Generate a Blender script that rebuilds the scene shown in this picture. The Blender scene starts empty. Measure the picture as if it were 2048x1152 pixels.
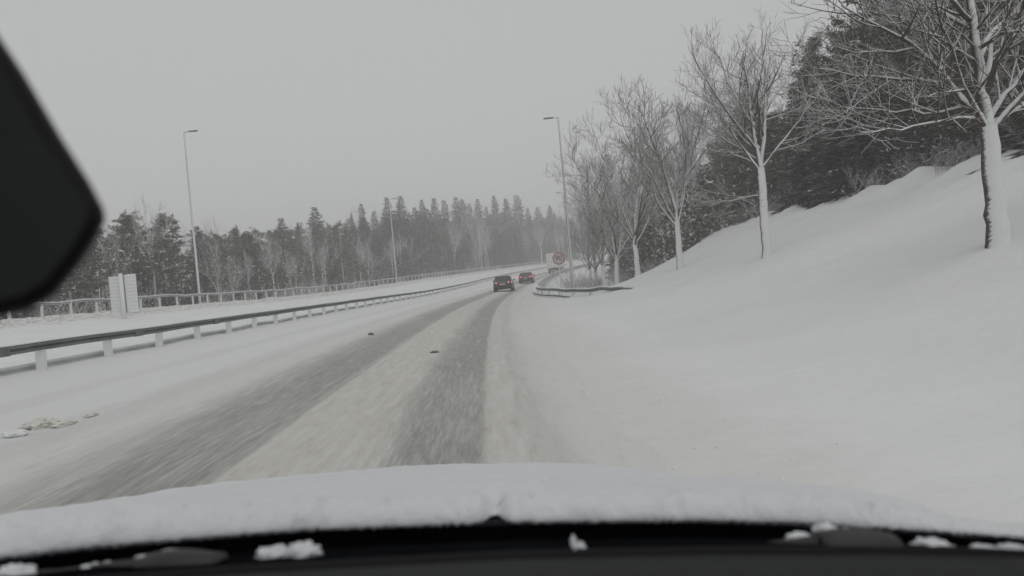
import bpy, bmesh, math, random
import numpy as np
from mathutils import Vector, Matrix, noise

# ------------------------------------------------------------------ camera, sky, sun, exposure
scene = bpy.context.scene
COL = scene.collection
FPX, CX, CY = 1607.0, 1024.0, 576.0          # focal length and centre in photograph pixels
ROLL, PITCH = math.radians(5.2), -18.0 / FPX  # the car leans into the banked bend
CAM_Z = 1.22

cam_data = bpy.data.cameras.new('camera')
cam = bpy.data.objects.new('camera', cam_data)
COL.objects.link(cam)
cam_data.sensor_width = 36.0
cam_data.lens = FPX / 2048 * 36
cam_data.clip_start, cam_data.clip_end = 0.02, 3000
cam_data.dof.use_dof = True
cam_data.dof.focus_distance = 7
cam_data.dof.aperture_fstop = cam_data.lens / 4.6
_f = Vector((0, math.cos(PITCH), math.sin(PITCH)))
_r0 = Vector((1, 0, 0)); _u0 = _r0.cross(_f)
RIGHT = _r0 * math.cos(ROLL) - _u0 * math.sin(ROLL)
UP = _u0 * math.cos(ROLL) + _r0 * math.sin(ROLL)
FWD = _f
CAM = Vector((0, 0, CAM_Z))
cm = Matrix((RIGHT, UP, -FWD)).transposed().to_4x4(); cm.translation = CAM
cam.matrix_world = cm
scene.camera = cam

world = bpy.data.worlds.new('World'); scene.world = world; world.use_nodes = True
wn, wl = world.node_tree.nodes, world.node_tree.links
wn.clear()
sky = wn.new('ShaderNodeTexSky'); sky.sky_type = 'NISHITA'; sky.sun_disc = False
SUN_EL, SUN_ROT = math.radians(50), math.radians(150)
sky.sun_elevation, sky.sun_rotation = SUN_EL, SUN_ROT
hs = wn.new('ShaderNodeHueSaturation'); hs.inputs['Saturation'].default_value = 0.06
wl.new(sky.outputs[0], hs.inputs['Color'])
mixw = wn.new('ShaderNodeMix'); mixw.data_type = 'RGBA'; mixw.inputs['Factor'].default_value = 0.88
wl.new(hs.outputs[0], mixw.inputs['A'])
mixw.inputs['B'].default_value = (5.16, 5.24, 5.22, 1)        # an even snow-cloud deck
bgn = wn.new('ShaderNodeBackground'); bgn.inputs['Strength'].default_value = 0.1
wl.new(mixw.outputs['Result'], bgn.inputs['Color'])
wo = wn.new('ShaderNodeOutputWorld'); wl.new(bgn.outputs[0], wo.inputs['Surface'])

sun_d = bpy.data.lights.new('sun', 'SUN'); sun_d.energy = 0.5; sun_d.angle = math.radians(80)
sun_d.color = (1.0, 0.97, 0.93)
sun = bpy.data.objects.new('sun', sun_d); COL.objects.link(sun)
_sd = Vector((math.sin(SUN_ROT) * math.cos(SUN_EL), math.cos(SUN_ROT) * math.cos(SUN_EL), math.sin(SUN_EL)))
sun.rotation_euler = _sd.to_track_quat('Z', 'Y').to_euler()
sun.location = (0, 0, 60)

scene.view_settings.view_transform = 'Standard'
scene.view_settings.look = 'None'
scene.view_settings.exposure = 0.0
scene.view_settings.gamma = 1.0
scene.view_settings.use_curve_mapping = False
scene.cycles.use_denoising = True
scene.cycles.volume_bounces = 1
scene.cycles.max_bounces = 6
scene.cycles.transparent_max_bounces = 8

# ------------------------------------------------------------------ helpers
def project(p):
    v = Vector(p) - CAM
    z = v.dot(FWD)
    return CX + FPX * v.dot(RIGHT) / z, CY - FPX * v.dot(UP) / z

def ray(px, py):
    return (FWD + RIGHT * ((px - CX) / FPX) - UP * ((py - CY) / FPX))

def at_y(px, py, y):                 # the point on a pixel's ray at forward distance y
    r = ray(px, py)
    return CAM + r * (y / r.y)

def smooth(a, b, x):
    t = min(1.0, max(0.0, (x - a) / (b - a)))
    return t * t * (3 - 2 * t)

def interp(x, xs, ys):
    return float(np.interp(x, xs, ys))

def nz(x, y, z=0.0):
    return noise.noise(Vector((x, y, z)))

def mesh_obj(name, verts, faces, mats, parent=None, smooth_shade=False, mat_idx=None):
    me = bpy.data.meshes.new(name)
    me.from_pydata([tuple(v) for v in verts], [], [tuple(int(i) for i in f) for f in faces])
    if not isinstance(mats, (list, tuple)): mats = [mats]
    for m in mats: me.materials.append(m)
    if mat_idx is not None: me.polygons.foreach_set('material_index', mat_idx)
    if smooth_shade: me.polygons.foreach_set('use_smooth', [True] * len(me.polygons))
    me.update()
    o = bpy.data.objects.new(name, me); COL.objects.link(o)
    if parent is not None: o.parent = parent
    return o

def from_mesh(name, me, parent=None):
    o = bpy.data.objects.new(name, me); COL.objects.link(o)
    if parent is not None: o.parent = parent
    return o

def empty(name, loc=(0, 0, 0), rz=0.0):
    o = bpy.data.objects.new(name, None); COL.objects.link(o)
    o.location = loc; o.rotation_euler = (0, 0, rz); o.empty_display_size = 0.2
    return o

def tag(o, label, cat, group=None):
    o['label'] = label; o['category'] = cat
    if group: o['group'] = group
    return o

def structure(o):
    o['kind'] = 'structure'; return o

class MB:
    """collects simple solids into one mesh"""
    def __init__(s): s.v, s.f = [], []
    def add(s, vs, fs):
        b = len(s.v); s.v += [tuple(v) for v in vs]; s.f += [tuple(b + i for i in f) for f in fs]; return s
    def box(s, c, size, rot=None):
        x, y, z = (k / 2 for k in size); m = rot or Matrix.Identity(3); c = Vector(c)
        vs = [c + m @ Vector((sx * x, sy * y, sz * z)) for sx in (-1, 1) for sy in (-1, 1) for sz in (-1, 1)]
        return s.add(vs, [(0, 1, 3, 2), (4, 6, 7, 5), (0, 4, 5, 1), (2, 3, 7, 6), (0, 2, 6, 4), (1, 5, 7, 3)])
    def tube(s, pts, radii, k=8, caps=True):
        v, f = tube_arrays(np.array([tuple(p) for p in pts], float), np.array(radii, float), k)
        n = len(pts); s_b = len(s.v)
        s.add(v, f)
        if caps:
            s.f.append(tuple(s_b + i for i in range(k))[::-1]); s.f.append(tuple(s_b + (n - 1) * k + i for i in range(k)))
        return s
    def loft(s, rings, close_ends=True):
        k = len(rings[0]); b = len(s.v)
        for r in rings: s.v += [tuple(p) for p in r]
        for i in range(len(rings) - 1):
            for j in range(k):
                s.f.append((b + i * k + j, b + i * k + (j + 1) % k, b + (i + 1) * k + (j + 1) % k, b + (i + 1) * k + j))
        if close_ends:
            s.f.append(tuple(b + j for j in range(k))[::-1]); s.f.append(tuple(b + (len(rings) - 1) * k + j for j in range(k)))
        return s
    def build(s, name, mat, parent=None, smooth_shade=False, bevel=0.0, seg=2):
        o = mesh_obj(name, s.v, s.f, mat, parent, smooth_shade)
        if bevel > 0:
            bm = bmesh.new(); bm.from_mesh(o.data)
            bmesh.ops.remove_doubles(bm, verts=bm.verts, dist=1e-5)
            es = [e for e in bm.edges if len(e.link_faces) == 2 and e.calc_face_angle(0) > 0.5]
            bmesh.ops.bevel(bm, geom=es, offset=bevel, segments=seg, profile=0.6, affect='EDGES', clamp_overlap=True)
            bmesh.ops.recalc_face_normals(bm, faces=bm.faces)
            bm.to_mesh(o.data); bm.free()
        else:
            bm = bmesh.new(); bm.from_mesh(o.data); bmesh.ops.recalc_face_normals(bm, faces=bm.faces); bm.to_mesh(o.data); bm.free()
        return o

def tube_arrays(pts, radii, k):
    n = len(pts)
    t = np.gradient(pts, axis=0)
    t /= np.maximum(np.linalg.norm(t, axis=1, keepdims=True), 1e-9)
    m = t.mean(axis=0)
    ref = np.array([0.0, 0, 1]) if abs(m[2]) < 0.8 * np.linalg.norm(m) else np.array([0.0, 1, 0])
    u = np.cross(t, ref); u /= np.maximum(np.linalg.norm(u, axis=1, keepdims=True), 1e-9)
    w = np.cross(u, t)
    a = np.arange(k) * (2 * np.pi / k)
    ring = np.cos(a)[None, :, None] * u[:, None, :] + np.sin(a)[None, :, None] * w[:, None, :]
    v = (pts[:, None, :] + ring * radii[:, None, None]).reshape(-1, 3)
    i = np.arange(n - 1)[:, None] * k; j = np.arange(k)[None, :]; j2 = (j + 1) % k
    f = np.stack([i + j, i + j2, i + k + j2, i + k + j], axis=-1).reshape(-1, 4)
    return v, f

# ------------------------------------------------------------------ materials
def mat(name):
    m = bpy.data.materials.new(name); m.use_nodes = True
    return m, m.node_tree.nodes, m.node_tree.links, m.node_tree.nodes['Principled BSDF']

def noise_node(n, l, scale, detail=4, vec=None, rough=0.55):
    t = n.new('ShaderNodeTexNoise'); t.inputs['Scale'].default_value = scale; t.inputs['Detail'].default_value = detail
    t.inputs['Roughness'].default_value = rough
    if vec is not None: l.new(vec, t.inputs['Vector'])
    return t

def ramp_node(n, l, src, stops):
    r = n.new('ShaderNodeValToRGB'); l.new(src, r.inputs[0])
    e = r.color_ramp.elements
    while len(e) < len(stops): e.new(0.5)
    for el, (p, c) in zip(e, stops):
        el.position = p; el.color = (*c, 1) if len(c) == 3 else c
    return r

def simple_mat(name, col, rough=0.6, metal=0.0, var=0.12, scale=6.0, bump=0.0, bscale=60, spec=0.5, emit=None, coat=0):
    m, n, l, b = mat(name)
    tc = n.new('ShaderNodeTexCoord')
    t = noise_node(n, l, scale, 5, tc.outputs['Object'])
    c0 = tuple(max(0, c * (1 - var)) for c in col); c1 = tuple(min(1, c * (1 + var)) for c in col)
    r = ramp_node(n, l, t.outputs[0], [(0.3, c0), (0.7, c1)])
    l.new(r.outputs[0], b.inputs['Base Color'])
    b.inputs['Roughness'].default_value = rough; b.inputs['Metallic'].default_value = metal
    b.inputs['Specular IOR Level'].default_value = spec
    b.inputs['Coat Weight'].default_value = coat
    if bump:
        t2 = noise_node(n, l, bscale, 4, tc.outputs['Object'])
        bp = n.new('ShaderNodeBump'); bp.inputs['Strength'].default_value = bump; bp.inputs['Distance'].default_value = 0.02
        l.new(t2.outputs[0], bp.inputs['Height']); l.new(bp.outputs[0], b.inputs['Normal'])
    if emit:
        b.inputs['Emission Color'].default_value = (*emit[0], 1); b.inputs['Emission Strength'].default_value = emit[1]
    return m

def snow_mat(name, col, var=0.05, s1=0.6, bump=0.25, dist=0.05, bscale=9.0):
    m, n, l, b = mat(name)
    tc = n.new('ShaderNodeTexCoord')
    t = noise_node(n, l, s1, 6, tc.outputs['Object'])
    r = ramp_node(n, l, t.outputs[0], [(0.3, tuple(c * (1 - var) for c in col)), (0.7, tuple(min(0.9, c * (1 + var)) for c in col))])
    l.new(r.outputs[0], b.inputs['Base Color'])
    b.inputs['Roughness'].default_value = 0.75; b.inputs['Specular IOR Level'].default_value = 0.2
    t2 = noise_node(n, l, bscale, 6, tc.outputs['Object'], 0.6)
    bp = n.new('ShaderNodeBump'); bp.inputs['Strength'].default_value = bump; bp.inputs['Distance'].default_value = dist
    l.new(t2.outputs[0], bp.inputs['Height']); l.new(bp.outputs[0], b.inputs['Normal'])
    return m

def math_node(n, l, op, a, b=None, clamp=False):
    k = n.new('ShaderNodeMath'); k.operation = op; k.use_clamp = clamp
    for i, v in enumerate((a, b)):
        if v is None: continue
        if isinstance(v, (int, float)): k.inputs[i].default_value = v
        else: l.new(v, k.inputs[i])
    return k.outputs[0]

def map_range(n, l, v, a, b, c=0.0, d=1.0, kind='SMOOTHSTEP'):
    k = n.new('ShaderNodeMapRange'); k.interpolation_type = kind
    l.new(v, k.inputs['Value'])
    k.inputs['From Min'].default_value, k.inputs['From Max'].default_value = a, b
    k.inputs['To Min'].default_value, k.inputs['To Max'].default_value = c, d
    return k.outputs['Result']

SNOWC = (0.78, 0.79, 0.79)
M = {}
M['snow'] = snow_mat('snow', SNOWC)
M['snow_soft'] = snow_mat('snow_soft', (0.70, 0.715, 0.74), 0.03, 3.0, 0.5, 0.012, 45.0)
M['snow_dirty'] = snow_mat('snow_dirty', (0.70, 0.68, 0.635), 0.12, 9.0, 0.5, 0.03, 25.0)

def plastered(name, bark0, bark1, wind=(0.3, -0.85, 0.45), lo=0.05, hi=0.55, nscale=7.0, namp=0.7, rows=0.0):
    """bark with blown snow stuck to the sides that face the wind and the sky"""
    m, n, l, b = mat(name)
    tc = n.new('ShaderNodeTexCoord'); geo = n.new('ShaderNodeNewGeometry')
    dt = n.new('ShaderNodeVectorMath'); dt.operation = 'DOT_PRODUCT'
    l.new(geo.outputs['Normal'], dt.inputs[0]); dt.inputs[1].default_value = Vector(wind).normalized()
    mp = n.new('ShaderNodeMapping'); mp.inputs['Scale'].default_value = (1, 1, 2.2 if rows else 1)
    l.new(tc.outputs['Object'], mp.inputs['Vector'])
    t = noise_node(n, l, nscale, 6, mp.outputs[0], 0.65)
    w = math_node(n, l, 'SUBTRACT', t.outputs[0], 0.5)
    w = math_node(n, l, 'MULTIPLY', w, namp)
    s = math_node(n, l, 'ADD', dt.outputs['Value'], w)
    if rows:
        wv = n.new('ShaderNodeTexWave'); wv.bands_direction = 'Z'; wv.inputs['Scale'].default_value = 2.3
        wv.inputs['Distortion'].default_value = 22; wv.inputs['Detail'].default_value = 3
        l.new(tc.outputs['Object'], wv.inputs['Vector'])
        s = math_node(n, l, 'SUBTRACT', s, math_node(n, l, 'MULTIPLY', wv.outputs['Fac'], rows))
    k = map_range(n, l, s, lo, hi)
    t3 = noise_node(n, l, 25, 5, mp.outputs[0])
    r = ramp_node(n, l, t3.outputs[0], [(0.3, bark0), (0.7, bark1)])
    mx = n.new('ShaderNodeMix'); mx.data_type = 'RGBA'; l.new(k, mx.inputs['Factor'])
    l.new(r.outputs[0], mx.inputs['A']); mx.inputs['B'].default_value = (*SNOWC, 1)
    l.new(mx.outputs['Result'], b.inputs['Base Color'])
    b.inputs['Roughness'].default_value = 0.85; b.inputs['Specular IOR Level'].default_value = 0.2
    bp = n.new('ShaderNodeBump'); bp.inputs['Strength'].default_value = 0.6; bp.inputs['Distance'].default_value = 0.02
    l.new(t3.outputs[0], bp.inputs['Height']); l.new(bp.outputs[0], b.inputs['Normal'])
    return m

M['bark_trunk'] = plastered('bark_trunk', (0.05, 0.045, 0.04), (0.13, 0.115, 0.10), lo=-0.20, hi=0.22, nscale=13.0, namp=1.35, rows=0.06)
M['bark_twig'] = plastered('bark_twig', (0.05, 0.041, 0.036), (0.12, 0.095, 0.08), wind=(0.15, -0.5, 0.85), lo=0.06, hi=0.56, nscale=3.0, namp=0.9)
M['bark_far'] = plastered('bark_far', (0.06, 0.052, 0.046), (0.13, 0.11, 0.10), wind=(0.2, -0.7, 0.7), lo=-0.05, hi=0.5, nscale=3.0, namp=1.0)
M['bark_conifer'] = plastered('bark_conifer', (0.05, 0.04, 0.032), (0.12, 0.085, 0.06), lo=0.35, hi=0.8)
M['birch'] = plastered('birch', (0.10, 0.095, 0.09), (0.48, 0.46, 0.44), lo=0.1, hi=0.5)
M['steel'] = simple_mat('steel', (0.15, 0.155, 0.16), 0.55, 0.35, 0.25, 3.0, 0.15, 40)
M['steel_pale'] = simple_mat('steel_pale', (0.36, 0.37, 0.37), 0.6, 0.2, 0.15, 3.0, 0.1, 40)
M['low_band'] = simple_mat('low_band', (0.62, 0.625, 0.63), 0.7, 0.0, 0.15, 2.0)
M['sign_back'] = simple_mat('sign_back', (0.58, 0.585, 0.58), 0.7, 0.0, 0.12, 2.0)
M['steel_frosted'] = plastered('steel_frosted', (0.13, 0.135, 0.14), (0.22, 0.225, 0.23), wind=(0.2, -0.9, 0.3), lo=-0.05, hi=0.6, nscale=9)
M['post_frosted'] = plastered('post_frosted', (0.2, 0.2, 0.2), (0.3, 0.3, 0.3), wind=(0.35, -0.9, 0.3), lo=-0.5, hi=0.1, nscale=9)
M['lamp_steel'] = plastered('lamp_steel', (0.22, 0.225, 0.23), (0.30, 0.305, 0.31), wind=(0.5, -0.8, 0.1), lo=0.05, hi=0.7, nscale=5)

def needle_mat(name, c0, c1):
    m, n, l, b = mat(name)
    geo = n.new('ShaderNodeNewGeometry'); tc = n.new('ShaderNodeTexCoord'); oi = n.new('ShaderNodeObjectInfo')
    t = noise_node(n, l, 1.3, 4, tc.outputs['Object'])
    a = math_node(n, l, 'MULTIPLY', geo.outputs['Random Per Island'], 0.5)
    a = math_node(n, l, 'ADD', a, math_node(n, l, 'MULTIPLY', t.outputs[0], 0.4))
    a = math_node(n, l, 'ADD', a, math_node(n, l, 'MULTIPLY', oi.outputs['Random'], 0.25))
    r = ramp_node(n, l, a, [(0.2, c0), (0.85, c1)])
    l.new(r.outputs[0], b.inputs['Base Color'])
    b.inputs['Roughness'].default_value = 0.7; b.inputs['Specular IOR Level'].default_value = 0.2
    return m
M['needles'] = needle_mat('needles', (0.042, 0.05, 0.037), (0.115, 0.12, 0.088))
M['pine_needles'] = needle_mat('pine_needles', (0.052, 0.058, 0.036), (0.135, 0.135, 0.083))

# ------------------------------------------------------------------ the bend: arc coordinates and ground heights
R, X0, TH0 = 790.0, -1.35, -0.041
O = Vector((X0 + R * math.cos(TH0), -R * math.sin(TH0)))

def P(s, d):
    th = TH0 + s / R
    return Vector((O.x - (R - d) * math.cos(th), O.y + (R - d) * math.sin(th)))

def SD(x, y):
    vx, vy = O.x - x, O.y - y
    r = math.hypot(vx, vy)
    return (math.atan2(-vy, vx) - TH0) * R, R - r

def heading(s): return -(TH0 + s / R)       # z rotation of something driving along the road

def grade(s):
    if s < 60: return 0.0
    if s < 110: return 2.5e-4 * (s - 60) ** 2
    return 0.625 + 0.022 * (min(s, 330) - 110)

BANK_D = [2.5, 4.0, 5.5, 7.5, 9.5, 13.0, 17.0, 20.0, 40.0, 400]
BANK_Z = [-0.11, -0.06, 0.10, 0.50, 1.02, 2.25, 3.45, 3.75, 4.6, 8]
FILL_D = [2.5, 4.5, 7.0, 10.0, 14.0, 20, 400]
FILL_Z = [-0.11, -0.16, -0.25, -0.75, -1.3, -1.4, 2.0]
LEFT_D = [-400, -120, -60, -34, -26, -21.6, -20.6, -19.4, -16.0, -8.0, -6.9, -6.3, 2.5]
LEFT_Z = [8, 4.0, 2.2, 1.15, 0.75, 0.85, 1.40, 1.46, 1.02, 0.46, 0.40, 0.30, -0.11]

def H(s, d):
    if d <= 2.5:
        z = interp(d, LEFT_D, LEFT_Z)
        if d < -15.5:
            k = smooth(-15.5, -17.0, d)
            p = P(s, d)
            z += k * (0.10 * nz(p.x * 0.9, p.y * 0.9) + 0.06 * nz(p.x * 2.3, p.y * 2.3, 4) )
            if d < -24: z += 0.5 * nz(p.x * 0.06, p.y * 0.06, 2) * smooth(-24, -34, d)
        elif d < -6.4 and d > -8:
            z += 0.05 * nz(s * 0.35, d * 0.6)
    else:
        c = 53 + (d - 9) * 2.1
        f = 1 - smooth(c - 14, c + 14, s)
        z = f * interp(d, BANK_D, BANK_Z) + (1 - f) * interp(d, FILL_D, FILL_Z)
        p = P(s, d)
        k = smooth(3.0, 6.0, d)
        z += k * (0.17 * nz(p.x * 0.22, p.y * 0.16, 7) + 0.05 * nz(p.x * 0.7, p.y * 0.6, 3) + 0.018 * nz(p.x * 2.1, p.y * 1.7, 3))
        z += 0.02 * smooth(2.6, 3.4, d) * (1 - smooth(4, 6, d)) * nz(p.x * 3.1, p.y * 2.2, 11)
        z += 0.05 * math.exp(-((d - 3.0) / 0.35) ** 2) * (0.6 + 0.8 * nz(s * 0.5, 1.7))
        kc = math.exp(-((d - 16.5) / 2.2) ** 2) * f
        z += kc * (0.42 * nz(p.x * 0.42, p.y * 0.42, 9) + 0.22 * nz(p.x * 1.1, p.y * 1.1, 5))
    return z + grade(s)

def G(s, d, dz=0.0):
    p = P(s, d)
    return Vector((p.x, p.y, H(s, d) + dz))

def ground_at(px, py, smin=2.0):
    """first hit of a pixel's ray with the ground"""
    r = ray(px, py); t = smin
    while t < 420:
        p = CAM + r * t
        s, d = SD(p.x, p.y)
        if p.z <= H(s, d): return p, s, d
        t += 0.05 + t * 0.002
    return None

def grid_obj(name, ss, ds, fn, material, uv=True):
    ns, nd = len(ss), len(ds)
    vs = [tuple(fn(s, d)) for s in ss for d in ds]
    i = np.arange(ns - 1)[:, None] * nd + np.arange(nd - 1)[None, :]
    f = np.stack([i, i + 1, i + nd + 1, i + nd], axis=-1).reshape(-1, 4)
    o = mesh_obj(name, vs, f, material, None, True)
    if uv:
        ul = o.data.uv_layers.new(name='road')
        co = np.array([(d, s) for s in ss for d in ds], np.float32)
        idx = np.empty(len(o.data.loops), np.int32); o.data.loops.foreach_get('vertex_index', idx)
        ul.data.foreach_set('uv', co[idx].ravel())
    bm = bmesh.new(); bm.from_mesh(o.data)
    bm.faces.ensure_lookup_table()
    if bm.faces[0].normal.z < 0: bmesh.ops.reverse_faces(bm, faces=bm.faces)
    bm.to_mesh(o.data); bm.free()
    return o

def steps(*segs):
    out = []
    for a, b, st in segs:
        n = max(1, int(round((b - a) / st)))
        out += [a + (b - a) * i / n for i in range(n)]
    return out + [segs[-1][1]]

# --- the snowfield: one sheet under everything
def terrain_mat():
    m, n, l, b = mat('snow_ground')
    uv = n.new('ShaderNodeUVMap'); uv.uv_map = 'road'
    sep = n.new('ShaderNodeSeparateXYZ'); l.new(uv.outputs[0], sep.inputs[0])
    tc = n.new('ShaderNodeTexCoord')
    t = noise_node(n, l, 0.5, 6, tc.outputs['Object'])
    clean = ramp_node(n, l, t.outputs[0], [(0.3, (0.755, 0.765, 0.765)), (0.7, (0.80, 0.81, 0.81))])
    # brown spray thrown up at the road edge, thinning outwards
    t2 = noise_node(n, l, 2.2, 6, tc.outputs['Object'], 0.65)
    dd = math_node(n, l, 'ADD', sep.outputs['X'], math_node(n, l, 'MULTIPLY', math_node(n, l, 'SUBTRACT', t2.outputs[0], 0.5), 1.6))
    k = map_range(n, l, dd, 2.1, 4.2, 0.42, 0.0)
    k = math_node(n, l, 'MULTIPLY', k, map_range(n, l, sep.outputs['X'], 0, 1))
    mx = n.new('ShaderNodeMix'); mx.data_type = 'RGBA'; l.new(k, mx.inputs['Factor'])
    l.new(clean.outputs[0], mx.inputs['A']); mx.inputs['B'].default_value = (0.60, 0.575, 0.525, 1)
    # dead grass poking through on the far verge
    t3 = noise_node(n, l, 5.0, 7, tc.outputs['Object'], 0.75)
    gk = map_range(n, l, t3.outputs[0], 0.46, 0.60, 0, 0.8)
    gk = math_node(n, l, 'MULTIPLY', gk, map_range(n, l, sep.outputs['X'], -16.0, -17.5))
    mx2 = n.new('ShaderNodeMix'); mx2.data_type = 'RGBA'; l.new(gk, mx2.inputs['Factor'])
    l.new(mx.outputs['Result'], mx2.inputs['A']); mx2.inputs['B'].default_value = (0.20, 0.175, 0.14, 1)
    # dark brown noise patches on the ground under the forest
    t5 = noise_node(n, l, 1.4, 7, tc.outputs['Object'], 0.7)
    fk = map_range(n, l, t5.outputs[0], 0.40, 0.60, 0, 0.8)
    fd = math_node(n, l, 'MAXIMUM', map_range(n, l, sep.outputs['X'], -22.0, -24), map_range(n, l, sep.outputs['X'], 19.0, 22))
    mx3 = n.new('ShaderNodeMix'); mx3.data_type = 'RGBA'; l.new(math_node(n, l, 'MULTIPLY', fk, fd), mx3.inputs['Factor'])
    l.new(mx2.outputs['Result'], mx3.inputs['A']); mx3.inputs['B'].default_value = (0.10, 0.085, 0.065, 1)
    l.new(mx3.outputs['Result'], b.inputs['Base Color'])
    b.inputs['Roughness'].default_value = 0.8; b.inputs['Specular IOR Level'].default_value = 0.2
    t4 = noise_node(n, l, 3.0, 8, tc.outputs['Object'], 0.6)
    bp = n.new('ShaderNodeBump'); bp.inputs['Strength'].default_value = 0.55; bp.inputs['Distance'].default_value = 0.07
    l.new(t4.outputs[0], bp.inputs['Height']); l.new(bp.outputs[0], b.inputs['Normal'])
    return m
M['ground'] = terrain_mat()
T_S = steps((-60, -6, 6), (-6, 2, 0.7), (2, 30, 0.22), (30, 60, 0.5), (60, 110, 1.2), (110, 250, 4), (250, 460, 14))
T_D = steps((-330, -60, 30), (-60, -26, 3), (-26, -16, 0.35), (-16, -6.4, 0.6), (-6.4, 2.4, 0.8), (2.4, 4.4, 0.12), (4.4, 9, 0.22), (9, 20, 0.33), (20, 44, 2.4), (44, 240, 28))
def terr(s, d):
    p = P(s, d)
    return (p.x, p.y, H(s, d) - (0.10 * (1 - smooth(1.6, 2.3, d)) if d > -6.25 else 0.0) - (0.05 if -15.2 < d < -8 else 0))
ground = structure(grid_obj('ground', T_S, T_D, terr, M['ground']))

# --- the road: wheel tracks pressed into the snow
def road_relief(s, d):
    jit = 0.06 * nz(s * 0.10, 3.1) + 0.025 * nz(s * 0.45, 8)
    dl = d + jit
    tl = smooth(-1.95, -1.45, dl) * (1 - smooth(-0.85, -0.55, dl))
    tr = smooth(0.40, 0.62, dl) * (1 - smooth(1.20, 1.30, dl))
    ll = 0.35 * (math.exp(-((dl + 4.4) / 0.3) ** 2) + math.exp(-((dl + 2.9) / 0.3) ** 2))
    z = -0.022 * max(tl, tr) - 0.012 * ll
    z += 0.006 * nz(d * 9, s * 0.5) + 0.008 * nz(d * 3.1, s * 0.9, 5) * (1 - 0.5 * max(tl, tr))
    z += 0.05 * smooth(-5.0, -6.3, d) + 0.03 * smooth(1.5, 2.4, d)
    return z
def road_fn(s, d):
    p = P(s, d)
    if d < -6.55: return (p.x, p.y, H(s, d) - 0.12)
    e = 2.2 + 0.25 * nz(s * 0.35, 4.4) + 0.14 * nz(s * 1.3, 2.2) + 0.10 * nz(s * 4.0, d * 2)
    return (p.x, p.y, H(s, d) + 0.03 + road_relief(s, d) - 0.13 * smooth(e, e + 0.55, d))

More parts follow.
